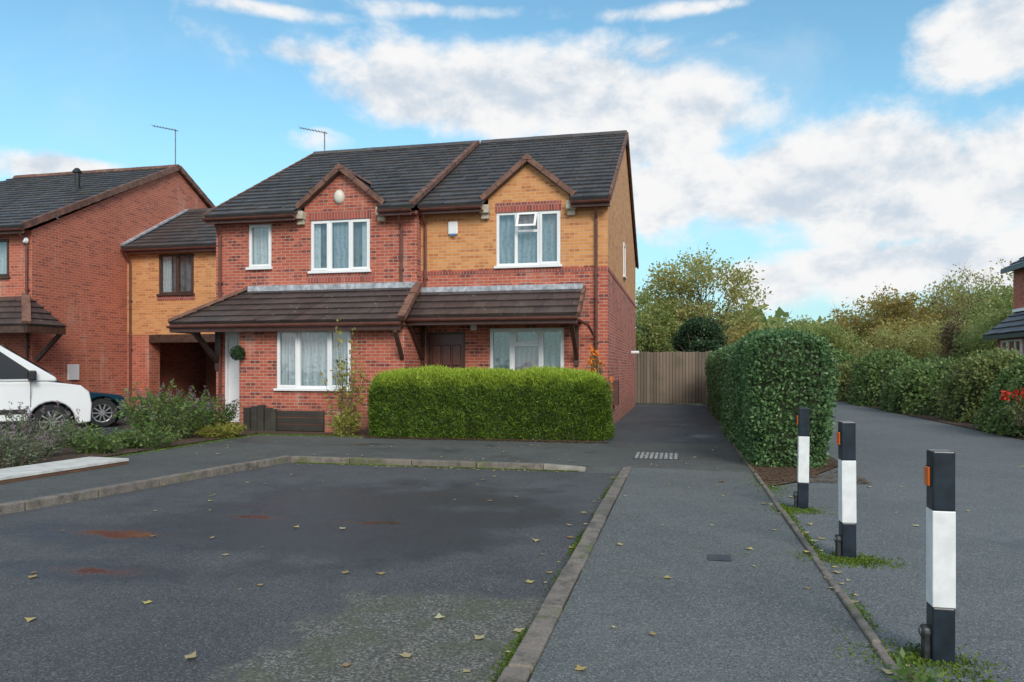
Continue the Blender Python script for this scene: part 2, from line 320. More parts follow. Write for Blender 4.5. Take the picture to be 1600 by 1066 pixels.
def hedge(name,label,lo,hi,r,dens,L,W,leafm,amp=.06,ph=0.0,up=.2,kn=.7,group=None,fall=None,skew=None,shag=.05,flat=.8,taper=0):
    lo=np.array(lo,float);hi=np.array(hi,float)
    s=hi-lo; area=2*s[1]*s[2]+2*s[0]*s[2]+s[0]*s[1]; n=int(area*dens)
    P=box_samples(n,lo,hi)
    if fall: P=P[RG.random(len(P))<np.clip((fall/P[:,1])**1.4,0.15,1)]
    cen=(lo+hi)/2
    def tf(P,r_,sh):
        Q,N=rbox(P,lo+np.array([sh,sh,0]),hi-sh,r_); Q=Q+N*disp(Q,amp,1.0,ph)[:,None]
        if taper: 
            k=1-taper*((Q[:,2]-lo[2])/(hi[2]-lo[2])); Q[:,0]=cen[0]+(Q[:,0]-cen[0])*k; Q[:,1]=cen[1]+(Q[:,1]-cen[1])*(k if s[1]<4.5 else 1)
        if skew: Q[:,1]+=skew*(Q[:,0]-cen[0])
        return Q,N
    Q,N=tf(P,r,0); Q=Q+N*(RG.normal(size=len(Q))*shag-.03)[:,None]
    V,Fq=leaf_arrays(Q,N,L,W,kn,1.0,up,flat); mi=np.zeros(len(Fq),int)
    cv=[];cf=[]
    def grid(o,a,b,na,nb):
        base=sum(len(c) for c in cv); u,v=np.meshgrid(np.linspace(0,1,na+1),np.linspace(0,1,nb+1),indexing='ij'); cv.append((np.array(o)+u.reshape(-1,1)*np.array(a)+v.reshape(-1,1)*np.array(b)))
        for i in range(na):
            for j in range(nb): cf.append([base+i*(nb+1)+j,base+(i+1)*(nb+1)+j,base+(i+1)*(nb+1)+j+1,base+i*(nb+1)+j+1])
    st=.15 if s[1]<6 else .3
    nx,ny,nz=[max(3,int(k/st)) for k in s]
    X=(s[0],0,0);Y=(0,s[1],0);Z=(0,0,s[2])
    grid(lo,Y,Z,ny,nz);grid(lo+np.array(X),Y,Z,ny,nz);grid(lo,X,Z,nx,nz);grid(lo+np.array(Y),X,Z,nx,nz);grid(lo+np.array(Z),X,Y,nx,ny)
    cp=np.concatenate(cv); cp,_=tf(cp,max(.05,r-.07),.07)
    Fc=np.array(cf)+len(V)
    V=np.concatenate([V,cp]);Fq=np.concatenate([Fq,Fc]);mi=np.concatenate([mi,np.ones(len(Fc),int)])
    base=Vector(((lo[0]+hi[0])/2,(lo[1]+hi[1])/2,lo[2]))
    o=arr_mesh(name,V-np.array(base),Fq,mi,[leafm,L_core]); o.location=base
    return tag(o,label,'hedge',group)
def ball_pts(n,c,r,sh=1.0):
    d=nrm(RG.normal(size=(n,3))); rr=RG.random(n)**(1/3*sh); return np.array(c)+d*rr[:,None]*np.array(r),d
def tree(name,label,x,y,h,cw,leafm,n_cl=45,lpc=130,leaf=.13,base=.25,cr=.16,cat='tree',group=None,tr=.12,seed=1,z0=0.0,twigs=0,cone=False):
    rs=np.random.default_rng(seed); root=thing(name,label,cat,(x,y,z0),group=group)
    hb=h*base; cz=z0+(h+hb)/2; rx=cw/2; rz=(h-hb)/2
    cs=[]
    while len(cs)<n_cl:
        p=rs.uniform(-1,1,3); q=np.linalg.norm(p)
        if q>1 or q<.35*rs.random(): continue
        if cone:
            w=1-(p[2]+1)/2*.92; p[0]*=w;p[1]*=w
        elif p[2]<-.3 and rs.random()<.3: continue
        cs.append((x+p[0]*rx*.86,y+p[1]*rx*.86,cz+p[2]*rz*.88))
    mb=MB(); top=z0+h*.72
    lean=rs.normal(0,.15,2)
    mb.tube([(x,y,z0-.05),(x+lean[0]*.3,y+lean[1]*.3,z0+h*.3),(x+lean[0],y+lean[1],top)],[tr,tr*.7,tr*.25],8)
    for c in cs:
        t0=rs.uniform(.25,.85); bz=z0+min(h*.7,max(h*.12,(c[2]-z0)*t0)); bx=x+lean[0]*(bz-z0)/(top-z0); by=y+lean[1]*(bz-z0)/(top-z0)
        md=((bx+c[0])/2+rs.normal(0,.1),(by+c[1])/2+rs.normal(0,.1),(bz+c[2])/2-.05*h*rs.random())
        mb.tube([(bx,by,bz),md,c],[tr*.3,tr*.18,tr*.05],5)
        for _ in range(twigs):
            d=rs.normal(0,1,3); d[2]=abs(d[2])*.8+.3; d/=np.linalg.norm(d); e=tuple(np.array(c)+d*cw*rs.uniform(.08,.2)); mb.tube([c,e],[tr*.06,tr*.015],3)
    mb.build('trunk',bark,root,smooth=True,recalc=False)
    Ps=[];Ns=[]
    for c in cs:
        r=cw*cr*rs.uniform(.55,1.25); P,D=ball_pts(int(lpc*rs.uniform(.4,1.4)),c,(r,r,r*.75)); Ps.append(P+rs.normal(0,r*.15,P.shape));Ns.append(D)
    P=np.concatenate(Ps);N=np.concatenate(Ns); V,Fq=leaf_arrays(P,N,leaf,leaf*.7,.4,1.0,-.1,1.0)
    arr_mesh('crown',V,Fq,np.zeros(len(Fq),int),[leafm],root); return root
def shrub(name,label,x,y,z0,h,sp,nst,leafm,leaf,lps=60,flower=None,cat='shrub',group=None,seed=3,aspect=.5,fsz=.028,fname='flowers'):
    rs=np.random.default_rng(seed); root=thing(name,label,cat,(x,y,z0),group=group); mb=MB(); Ps=[];Fs=[]
    for i in range(nst):
        a=rs.uniform(0,6.28); q=sp*math.sqrt(rs.random()); hh=h*rs.uniform(.55,1.0)*(1-.35*(q/sp)**2); b=(x+math.cos(a)*q*.35,y+math.sin(a)*q*.35,z0-.03); m=(x+math.cos(a)*q*.6,y+math.sin(a)*q*.6,z0+hh*.55); e=(x+math.cos(a)*q,y+math.sin(a)*q,z0+hh)
        mb.tube([b,m,e],[.008,.006,.002],4)
        t=rs.uniform(.12,1,lps)[:,None]; b_,m_,e_=map(np.array,(b,m,e)); P=(1-t)**2*b_+2*t*(1-t)*m_+t*t*e_; Ps.append(P+rs.normal(0,.035,P.shape))
        if flower and rs.random()<.55: Fs.append(np.array(e)+np.stack([rs.normal(0,.012,22),rs.normal(0,.012,22),rs.uniform(-.02,.14,22)],1))
    mb.build('stems',bark,root,recalc=False)
    P=np.concatenate(Ps); N=nrm(P-np.array([x,y,z0+h*.3])); V,Fq=leaf_arrays(P,N,leaf,leaf*aspect,.8,1.0,.1,1.0); arr_mesh('foliage',V,Fq,np.zeros(len(Fq),int),[leafm],root)
    if Fs:
        P=np.concatenate(Fs); V,Fq=leaf_arrays(P,nrm(RG.normal(size=P.shape)),fsz,fsz*.75,1,1,0,1); arr_mesh(fname,V,Fq,np.zeros(len(Fq),int),[flower],root)
    return root

# ------------------------------------------------------------ camera, light, sky
cam=bpy.data.cameras.new('camera'); co=bpy.data.objects.new('camera',cam); C.objects.link(co); co.location=(0,0,CAMH); co.rotation_euler=(math.radians(90),0,TH)
cam.sensor_width=36; cam.lens=F/1600*36; cam.shift_y=42/1600; cam.clip_end=2000; bpy.context.scene.camera=co
SAZ=math.radians(150); SEL=math.radians(33)
sun=bpy.data.lights.new('sun','SUN'); sun.energy=2.3; sun.angle=math.radians(26); sun.color=(1,.94,.86); so=bpy.data.objects.new('sun',sun); C.objects.link(so)
sd=Vector((math.sin(SAZ)*math.cos(SEL),math.cos(SAZ)*math.cos(SEL),math.sin(SEL))); so.rotation_euler=sd.to_track_quat('Z','Y').to_euler(); so.location=(0,-10,30)
w=bpy.data.worlds.new('World'); bpy.context.scene.world=w; w.use_nodes=True; t=w.node_tree; bg=t.nodes['Background']
sky=t.nodes.new('ShaderNodeTexSky'); sky.sky_type='NISHITA'; sky.sun_disc=False; sky.sun_elevation=SEL; sky.sun_rotation=SAZ; sky.air_density=1.0; sky.dust_density=.6; sky.ozone_density=2.5
tc=t.nodes.new('ShaderNodeTexCoord'); D=tc.outputs['Generated']; s=nd(t,'ShaderNodeSeparateXYZ',{0:D})
az=mth(t,'ARCTAN2',s.outputs[0],s.outputs[1]); el=mth(t,'ARCSINE',s.outputs[2])
clouds=[(780,150,280,58,1.05),(1010,190,180,75,1.1),(620,150,130,35,.8),(1240,290,210,80,1.05),(1420,300,210,100,1.1),(1570,270,150,90,1.05),(1560,55,140,65,1.0),(1450,410,290,50,1.0),(95,265,110,28,1.0),(480,85,110,24,.6),(1190,445,100,40,.95),(1020,85,70,24,.55),(740,18,170,14,.5),(1080,290,130,60,1.0),(1150,60,90,20,.4),(480,215,70,24,.7),(1090,12,160,12,.5),(420,15,120,12,.5),(1350,200,120,30,.6)]
bias=None
for (cx,cy,rx,ry,wt) in clouds:
    r=(cx-800)/F; A=math.atan(r)-TH; E=math.atan((HOR-cy)/F*math.cos(math.atan(r))); k=math.cos(math.atan(r)); sa=rx/F*k*k; se=ry/F*k
    dx=mth(t,'DIVIDE',mth(t,'SUBTRACT',az,A),sa); dy=mth(t,'DIVIDE',mth(t,'SUBTRACT',el,E),se)
    q=mth(t,'MULTIPLY',mth(t,'EXPONENT',mth(t,'MULTIPLY',mth(t,'ADD',mth(t,'MULTIPLY',dx,dx),mth(t,'MULTIPLY',dy,dy)),-.8)),wt)
    bias=q if bias is None else mth(t,'MAXIMUM',bias,q)
vm=nd(t,'ShaderNodeVectorMath',{0:D,1:(1,1,1.5)},operation='MULTIPLY').outputs[0]
n1=noise(t,vm,7.5,9,.60,.12); n0=noise(t,vm,1.6,3,.5)
behind=sstep(t,s.outputs[1],.35,-.1)
bias=mth(t,'MAXIMUM',bias,mth(t,'MULTIPLY',behind,sstep(t,n0,.36,.55)))
dens=mth(t,'ADD',mth(t,'MULTIPLY',bias,.62),n1)
cm=sstep(t,dens,.66,.93)
off=nd(t,'ShaderNodeVectorMath',{0:vm,1:(.0,.0,.05)},operation='ADD').outputs[0]
n2=noise(t,off,7.5,5,.6,.12)
shade=sstep(t,mth(t,'ADD',mth(t,'SUBTRACT',n1,n2),mth(t,'MULTIPLY',mth(t,'SUBTRACT',dens,1.1),-.12)),-.18,.10)
ccol=mix(t,shade,(5.9,6.8,7.8),(9.4,9.4,9.4))
skc=mix(t,1.0,sky.outputs[0],(1.7,2.25,2.0),'MULTIPLY')
low=sstep(t,s.outputs[2],.0,.36,.75,0)
hs=mix(t,low,skc,(4.2,6.4,7.6))
hs=mix(t,sstep(t,noise(t,vm,3.0,6,.6,.6),.47,.75,0,.32),hs,(7.4,8.4,9.0))
fin=mix(t,cm,hs,ccol)
t.links.new(fin,bg.inputs[0]); bg.inputs[1].default_value=.1
bpy.context.scene.view_settings.view_transform='Standard'; bpy.context.scene.view_settings.look='None'; bpy.context.scene.view_settings.exposure=0

# ------------------------------------------------------------ ground
def sheet(name,pts,z,m):
    mb=MB(); mb.poly([(x,y,z) for x,y in pts]); return struct(mb.build(name,m))
sheet('ground',[(-600,-300),(600,-300),(600,900),(-600,900)],-.09,grassg)
sheet('parking_bay',[(-8.4,-4),(-.72,-4),(-.72,10.58),(-5.95,10.66),(-7.05,3)],-.06,a_bay)
sheet('pavement',[(-10.5,-4),(-8.45,-4),(-7.13,3),(-6.02,10.72),(-.66,10.64),(.94,10.5),(.94,14.2),(-1.1,14.2),(-8.75,14.35),(-8.75,6)],0.0,a_pave)
sheet('footpath',[(-.66,-4),(.94,-4),(.94,10.5),(-.66,10.64)],0.0,a_path)
sheet('driveway',[(-1.62,14.2),(.94,14.2),(.94,29.4),(-1.62,29.4)],0.0,a_drive)
sheet('lane',[(.99,-4),(6.5,-4),(6.5,60),(2.3,60),(2.3,11.6),(1.4,9.7),(.99,9.2)],0.0,a_road)
sheet('hedge_bed',[(.94,10.5),(.99,9.2),(1.4,9.7),(2.3,11.6),(2.3,60),(.94,60)],.012,soil)
sheet('garden_soil',[(-11.4,14.35),(-8.75,14.35),(-1.62,14.2),(-1.62,17.0),(-11.4,17.0)],.01,soil)
sheet('planting_bed',[(-8.75,6),(-8.75,14.35),(-11.3,14.35),(-11.6,6)],.02,soil)
sheet('parking_court',[(-30,-4),(-10.5,-4),(-8.75,6),(-11.6,6),(-11.3,14.35),(-11.4,24),(-30,24)],-.01,a_drive)
sheet('hedge_bed',[(6.5,-4),(10.2,-4),(10.2,60),(6.5,60)],.015,soil)
def kerb(p,q,wd,z0,z1,name='kerb',m=kerbm,ln=.9,zend=None):
    p=Vector(p+(0,));q=Vector(q+(0,));d=(q-p);L=d.length;d.normalize();n=max(1,round(L/ln));mb=MB()
    for i in range(n):
        a=p+d*(L*i/n+.006);b=p+d*(L*(i+1)/n-.006); j=random.uniform(-.004,.006); zt=z1 if zend is None else z1+(zend-z1)*(i+.5)/n
        sdv=Vector((d.y,-d.x,0))*random.uniform(-.006,.006)
        mb.bar(a+sdv+Vector((0,0,(z0+zt+j)/2)),b+sdv+Vector((0,0,(z0+zt+j)/2)),wd,zt+j-z0)
    o=mb.build(name,m,bevel=.012); return struct(o)
kerb((-.73,-2),(-.73,10.6),.125,-.12,.018)
kerb((-5.9,10.62),(-1.9,10.56),.125,-.12,.03)
# dropped end: the kerb sinks and the pavement runs down to the bay as a ramp
mb=MB(); mb.add([(-1.9,10.50,-.12),(-1.3,10.49,-.12),(-1.3,10.61,-.12),(-1.9,10.62,-.12),(-1.9,10.50,.03),(-1.3,10.49,-.045),(-1.3,10.61,-.0),(-1.9,10.62,.03)],[(0,1,2,3),(4,5,6,7),(0,1,5,4),(1,2,6,5),(2,3,7,6),(3,0,4,7)]); struct(mb.build('kerb',plain('pale_kerb_end',(.27,.25,.21),.8,var=.2),bevel=.008))
mb=MB(); mb.quad((-1.295,10.36,-.058),(-.80,10.36,-.058),(-.80,10.66,.003),(-1.295,10.66,.003)); struct(mb.build('pavement_ramp',a_pave))
kerb((-7.1,3),(-5.95,10.62),.125,-.12,.035)
kerb((-8.4,-4),(-7.1,3),.125,-.12,.035)
kerb((.965,-3),(.965,10.3),.05,-.1,.02,'path_edging')
kerb((.965,10.4),(.965,29),.05,-.1,.02,'path_edging')
th=thing('drain_grate','rectangular metal drain grate set in the pavement before the driveway','drain',(-.38,12.1,0))
for i in range(9): MB().box(-.69+.075*i,-.645+.075*i,11.72,12.48,.003,.014).build('bar',draing,th)
MB().poly([(-.72,11.68,.005),(-.02,11.68,.005),(-.02,12.52,.005),(-.72,12.52,.005)]).build('frame',dkmetal,th)
tag(MB().box(.2,.36,5.62,5.78,.0,.008).build('stop_tap_cover',dkmetal),'small square metal cover set in the grey footpath','cover')

# ------------------------------------------------------------ house helpers
def TX(Y): return lambda u,v,w_: (u,Y-w_,v)
def TR(X,sg=1): return lambda u,v,w_: (X+sg*w_,u,v)
def wall_holes(mb,T,u0,u1,v0,v1,holes,mi=0,dep=.11):
    us=sorted({u0,u1}|{h[0] for h in holes}|{h[1] for h in holes}); vs=sorted({v0,v1}|{h[2] for h in holes}|{h[3] for h in holes})
    us=[u for u in us if u0<=u<=u1]; vs=[v for v in vs if v0<=v<=v1]
    for a,b in zip(us,us[1:]):
        for c,d in zip(vs,vs[1:]):
            mu,mv=(a+b)/2,(c+d)/2
            if any(h[0]<mu<h[1] and h[2]<mv<h[3] for h in holes): continue
            mb.quad(T(a,c,0),T(b,c,0),T(b,d,0),T(a,d,0),mi)
    for (a,b,c,d) in holes:
        c2=max(c,v0);d2=min(d,v1)
        if d2<=c2: continue
        for (p,q) in (((a,c2),(a,d2)),((b,c2),(b,d2))): mb.quad(T(p[0],p[1],0),T(q[0],q[1],0),T(q[0],q[1],-dep),T(p[0],p[1],-dep),mi)
        if c>=v0: mb.quad(T(a,c,0),T(b,c,0),T(b,c,-dep),T(a,c,-dep),mi)
        if d<=v1: mb.quad(T(a,d,0),T(b,d,0),T(b,d,-dep),T(a,d,-dep),mi)
def window(root,T,u0,u1,v0,v1,cells,fm=upvc,cm_=net,w0=-.09,w1=-.02,sill=True,name='window',extra=None):
    f=MB(); fw=.065; U=lambda k:u0+(u1-u0)*k; Vv=lambda k:v0+(v1-v0)*k
    f.boxT(T,u0,u1,v0,v0+fw,w0,w1);f.boxT(T,u0,u1,v1-fw,v1,w0,w1);f.boxT(T,u0,u0+fw,v0+fw,v1-fw,w0,w1);f.boxT(T,u1-fw,u1,v0+fw,v1-fw,w0,w1)
    eu=sorted({c[0] for c in cells}|{c[1] for c in cells})
    for k in eu:
        if 0<k<1: f.boxT(T,U(k)-.036,U(k)+.036,v0+fw,v1-fw,w0,w1-.002)
    for c in cells:
        if 0<c[2]<1: f.boxT(T,U(c[0])+.037,U(c[1])-.037,Vv(c[2])-.03,Vv(c[2])+.03,w0,w1-.004)
    o=f.build(name,fm,root,bevel=.006)
    for c in cells:
        a,b,cc,d=U(c[0])+.037,U(c[1])-.037,Vv(c[2])+.035,Vv(c[3])-.035
        if c[4]:
            s_=MB(); q=.055; ww0,ww1=w1-.03,w1+.018
            a2,b2,c2,d2=a-.008,b+.008,cc-.008,d+.008
            s_.boxT(T,a2,b2,c2,c2+q,ww0,ww1);s_.boxT(T,a2,b2,d2-q,d2,ww0,ww1);s_.boxT(T,a2,a2+q,c2+q,d2-q,ww0,ww1);s_.boxT(T,b2-q,b2,c2+q,d2-q,ww0,ww1)
            if c[4]==2:
                s_.v=[(x,y-(d2-z)*.55,z+(d2-z)*.12) for x,y,z in s_.v]
            so_=s_.build('sash',fm,o,bevel=.005)
            if c[4]==2: MB().quad(*[(x,y-(d2-z)*.55,z+(d2-z)*.12) for x,y,z in [T(a,cc,w1-.01),T(b,cc,w1-.01),T(b,d,w1-.01),T(a,d,w1-.01)]]).build('pane',glass,o); continue
        MB().quad(T(a-.02,cc-.02,w1-.025),T(b+.02,cc-.02,w1-.025),T(b+.02,d+.02,w1-.025),T(a-.02,d+.02,w1-.025)).build('pane',glass,o)
    if w0<0:
        cb=MB(); n=int((u1-u0)/.06)
        for i in range(n):
            a=u0+(u1-u0)*i/n;b=u0+(u1-u0)*(i+1)/n; wa=-.17+.02*math.sin(i*1.9);wb=-.17+.02*math.sin((i+1)*1.9)
            cb.quad(T(a,v0,wa),T(b,v0,wb),T(b,v1,wb),T(a,v1,wa))
        cb.build('curtain',cm_,o,smooth=True)  # a curtain, except where the dim material makes it a painted dark room
        if extra: 
            for (ea,eb,ev0,ev1,em,ew) in extra: MB().quad(T(U(ea),Vv(ev0),ew),T(U(eb),Vv(ev0),ew),T(U(eb),Vv(ev1),ew),T(U(ea),Vv(ev1),ew)).build('curtain',em,o)
    if sill: MB().boxT(T,u0-.04,u1+.04,v0-.055,v0+.004,-.085,.07).build('sill',fm,o,bevel=.008)
    return o
def slope(mb,A,B,Cc,Dd,course=.335,tw=.33,lift=.045,mi=0,under=True):
    A,B,Cc,Dd=map(Vector,(A,B,Cc,Dd)); L=((Dd-A).length+(Cc-B).length)/2; n=max(1,round(L/course)); nn=(B-A).cross(Dd-A)
    if nn.length<1e-6: nn=(B-A).cross(Cc-A)
    nn.normalize()
    if nn.z<0: nn=-nn
    P=lambda u,v:(A.lerp(B,u)).lerp(Dd.lerp(Cc,u),v)
    for i in range(n):
        v0=i/n;v1=min(1,(i+1)/n+.02/L); W=(P(1,v0)-P(0,v0)).length; k=max(1,round(W/tw)); off=.5*(i%2)
        e=[0]+[ (j+off)/k for j in range(0 if off else 1,k)]+[1]
        for a,b in zip(e,e[1:]):
            if b-a<1e-4: continue
            g=.004/max(W,.1); j1=lift+random.uniform(-.006,.006); j2=j1+random.uniform(-.004,.004); a_=a+g;b_=b-g
            p0=P(a_,v0)+nn*j1;p1=P(b_,v0)+nn*j2;p2=P(b_,v1)+nn*.004;p3=P(a_,v1)+nn*.004; q0=P(a_,v0)-nn*.002;q1=P(b_,v0)-nn*.002
            mb.add([p0,p1,p2,p3,q0,q1],[(0,1,2,3),(4,5,1,0)],mi)
    if under:
        e=nn*-.01; f=nn*-.05
        mb.add([A+e,B+e,Cc+e,Dd+e,A+f,B+f,Cc+f,Dd+f],[(0,1,2,3),(4,7,6,5),(0,4,5,1),(1,5,6,2),(2,6,7,3),(3,7,4,0)],mi)
def pipe(root,x,y,z0,z1,name='downpipe',m=brown,r=.036,kick=.25):
    mb=MB(); mb.tube([(x,y,z0),(x,y,z1-.35),(x,y-.02,z1-.3),(x,y-kick,z1)],r,10)
    z=z0+.3
    while z<z1-.4: mb.tube([(x,y,z),(x,y,z+.05)],r+.012,10); mb.box(x-.055,x+.055,y,y+.05,z,z+.04); z+=1.55
    return mb.build(name,m,root,smooth=False)
def gutter(root,x0,x1,y,z,name='gutter',m=brown):
    mb=MB(); n=8; r=.058
    pr=[(y+r*math.cos(math.pi+math.pi*k/n),z+r*math.sin(math.pi+math.pi*k/n)) for k in range(n+1)]
    for (a,b),(c,d) in zip(pr,pr[1:]): mb.quad((x0,a,b),(x1,a,b),(x1,c,d),(x0,c,d))
    mb.box(x0,x1,y+r,y+r+.025,z-.12,z+.06)
    mb.poly([(x0,a,b) for a,b in pr]);mb.poly([(x1,a,b) for a,b in pr]); return mb.build(name,m,root)
def ridge_caps(root,p,q,m=verge,name='ridge_tiles',w_=.13,h_=.08,ln=.42):
    p=Vector(p);q=Vector(q);L=(q-p).length;n=max(1,round(L/ln));d=(q-p).normalized();sd=d.cross(Vector((0,0,1))).normalized();up=sd.cross(d).normalized();mb=MB()
    for i in range(n):
        a=p+d*(L*i/n+.004);b=p+d*(L*(i+1)/n-.004); j=random.uniform(0,.008)
        pr=[(-w_,-.05),(-w_*.6,h_*.5),(0,h_+j),(w_*.6,h_*.5),(w_,-.05)]
        vs=[P+sd*x+up*z for P in (a,b) for x,z in pr]
        mb.add(vs,[(k,k+1,k+6,k+5) for k in range(4)]+[(0,1,2,3,4),(9,8,7,6,5)])
    return mb.build(name,m,root)
def vergestrip(root,p,q,wd=.13,h=.13,m=verge,name='verge_tiles',ln=.42,zig=.006):
    p=Vector(p);q=Vector(q);L=(q-p).length;n=max(1,round(L/ln));d=(q-p).normalized();mb=MB()
    for i in range(n):
        a=p+d*(L*i/n+.003);b=p+d*(L*(i+1)/n-.003); b2=b+Vector((0,0,-zig)); a2=a+Vector((0,0,zig))
        mb.bar(a2,b2,wd,h)
    return mb.build(name,m,root)
def gablet(root,x0,x1,Yw,zb,zp,ry0,rz0,sl,wallm,ez):
    xc=(x0+x1)/2
    mb=MB(); mb.poly([(x0+.06,Yw-.001,ez),(x1-.06,Yw-.001,ez),(x1-.06,Yw-.001,zb),(xc,Yw-.001,zp-.06),(x0+.06,Yw-.001,zb)])
    for xx,sg in ((x0+.06,-1),(x1-.06,1)): mb.quad((xx,Yw-.001,ez),(xx,Yw+1.0,ez),(xx,Yw+1.0,zb+.1),(xx,Yw-.001,zb))
    mb.build('gablet_wall',wallm,root)
    yb=ry0+(zb-.04-rz0)/sl+.25; yr=ry0+(zp-rz0)/sl+.3; yf=Yw-.10; r=MB()
    zo=zb-.09; xo=.08
    slope(r,(x0-xo,yf,zo),(x0-xo,yb,zo),(xc,yr,zp),(xc,yf,zp),course=.25)
    slope(r,(x1+xo,yf,zo),(x1+xo,yb,zo),(xc,yr,zp),(xc,yf,zp),course=.25)
    ro=r.build('gablet_roof',tile,root)
    vergestrip(ro,(x0-xo,yf-.02,zo+.02),(xc,yf-.02,zp+.03),.11,.12)
    vergestrip(ro,(x1+xo,yf-.02,zo+.02),(xc,yf-.02,zp+.03),.11,.12)
    ridge_caps(ro,(xc,yf-.09,zp+.03),(xc,yr-.2,zp+.03))
    for xx in (x0,x1):
        c=MB(); c.box(xx-.11,xx+.11,Yw-.2,Yw,ez-.02,ez+.17); c.box(xx-.09,xx+.09,Yw-.11,Yw,ez-.14,ez-.02); c.build('corbel',stone,root,bevel=.01)
def course(root,x0,x1,y0,y1,z0,z1,name='brick_course'): return MB().box(x0,x1,y0,y1,z0,z1).build(name,soldier,root)
EZ=5.12
# ============ RIGHT HOUSE (with buff upper brickwork)
R=thing('brick_house','semi-detached house with buff brick upper storey and clipped green hedge in front','house',(-3.8,17,0))
X0,X1,Yf,Yb=-6.05,-1.6,17.0,27.7; Yr=22.35; zr=8.33; ry0=16.66; rz0=5.2; sl=(zr-rz0)/(Yr-ry0); ZB=3.72
W1=(-4.2,-2.68,3.77,5.03); W2=(-4.36,-2.6,.92,2.32); DR=(-5.9,-4.95,.05,2.25)
T=TX(Yf); mb=MB()
wall_holes(mb,T,X0,X1,0,ZB,[W2,DR]); mb.quad((X1,Yf,0),(X1,Yb,0),(X1,Yb,ZB),(X1,Yf,ZB)); mb.quad((X0,Yb,0),(X1,Yb,0),(X1,Yb,EZ),(X0,Yb,EZ))
mb.quad((X0,Yf,0),(X0,Yb,0),(X0,Yb,ZB),(X0,Yf,ZB)); mb.build('wall',red,R)
mb=MB(); wall_holes(mb,T,X0,X1,ZB,EZ+.02,[W1]); mb.quad((X1,Yf,ZB),(X1,Yb,ZB),(X1,Yb,EZ),(X1,Yf,EZ)); mb.poly([(X1,Yf,EZ),(X1,Yb,EZ),(X1,Yr,zr-.1)])
mb.quad((X0,Yf,ZB),(X0,Yb,ZB),(X0,Yb,EZ),(X0,Yf,EZ)); mb.poly([(X0,Yf,EZ),(X0,Yb,EZ),(X0,Yr,zr-.1)]); mb.build('upper_wall',buff,R)
course(R,W1[0]-.02,W1[1]+.02,Yf-.012,Yf+.02,W1[3],W1[3]+.215,'lintel_course'); course(R,X0,X1+.008,Yf-.014,Yf+.02,ZB-.11,ZB-.035,'string_course'); course(R,X1-.02,X1+.014,Yf+.025,Yb,ZB-.11,ZB-.035,'string_course')
g=(-4.45,-2.42)
rf=MB(); nco=round(math.hypot(Yr-ry0,zr-rz0)/.335); ys=ry0+(Yr-ry0)*2/nco; zs=rz0+(zr-rz0)*2/nco; xr=X1+.06
slope(rf,(X0+.02,ry0,rz0),(g[0],ry0,rz0),(g[0],ys,zs),(X0+.02,ys,zs)); slope(rf,(g[1],ry0,rz0),(xr,ry0,rz0),(xr,ys,zs),(g[1],ys,zs))
slope(rf,(X0+.02,ys,zs),(xr,ys,zs),(xr,Yr,zr),(X0+.02,Yr,zr)); yb2=Yb+.35; slope(rf,(X0+.02,yb2,5.15),(xr,yb2,5.15),(xr,Yr,zr),(X0+.02,Yr,zr))
ro=rf.build('roof',tile,R)
ridge_caps(ro,(X0+.05,Yr,zr+.02),(xr,Yr,zr+.02),m=tile); vergestrip(ro,(xr+.01,ry0,rz0-.03),(xr+.01,Yr,zr-.02),.06,.15); vergestrip(ro,(xr+.01,yb2,5.12),(xr+.01,Yr,zr-.02),.06,.15)
gablet(R,g[0],g[1],Yf,5.4,6.2,ry0,rz0,sl,buff,EZ-.1)
gutter(R,X0+.1,g[0]-.02,ry0-.02,rz0-.07); gutter(R,g[1]+.02,xr+.02,ry0-.02,rz0-.07)
MB().box(X0,g[0],ry0+.05,Yf,rz0-.16,rz0-.14).build('soffit',brown,R); MB().box(g[1],xr,ry0+.05,Yf,rz0-.16,rz0-.14).build('soffit',brown,R)
window(R,T,*W1,[(0,.31,0,1,0),(.31,.66,0,.64,0),(.31,.66,.64,1,2),(.66,1,0,1,1)],cm_=net2)
window(R,T,*W2,[(0,.32,0,1,1),(.32,.68,0,.72,0),(.32,.68,.72,1,1),(.68,1,0,1,1)],cm_=net2,extra=[(.34,.66,.05,.8,pinkc,-.12)])
d=MB(); d.box(DR[0]+.05,DR[1]-.05,Yf+.06,Yf+.10,DR[2],DR[3]-.05); do=d.build('door',doormat,R)
for i in range(3):
    for (za,zb_) in ((.25,.75),(.85,1.35),(1.45,1.95)):
        a=DR[0]+.12+i*.25; MB().box(a,a+.2,Yf+.02,Yf+.062,za,zb_).build('door_panel',doormat,do,bevel=.02)
MB().box(-5.13,-5.05,Yf+.0,Yf+.02,1.05,1.2).build('handle',brass,do); MB().box(-5.5,-5.38,Yf+.0,Yf+.02,1.37,1.41).build('knocker',brass,do)
d=MB(); d.box(DR[0],DR[0]+.05,Yf+.01,Yf+.1,DR[2],DR[3]); d.box(DR[1]-.05,DR[1],Yf+.01,Yf+.1,DR[2],DR[3]); d.box(DR[0]+.05,DR[1]-.05,Yf+.01,Yf+.1,DR[3]-.05,DR[3]); d.build('door_frame',dkwood,R)
px0,px1=-6.02,-2.15; l=MB(); ye,ze,yt,zt=15.95,2.56,17.0,3.25
slope(l,(px0,ye,ze),(px1,ye,ze),(px1,yt,zt),(px0,yt,zt),course=.3); lo_=l.build('porch_roof',tile2,R)
MB().box(px0,px1,yt-.14,yt-.003,zt-.06,zt+.06).build('flashing',lead,lo_)
vergestrip(lo_,(px1+.02,ye,ze-.02),(px1+.02,yt,zt-.02),.07,.13); gutter(R,px0,px1,ye-.03,ze-.07,'porch_gutter')
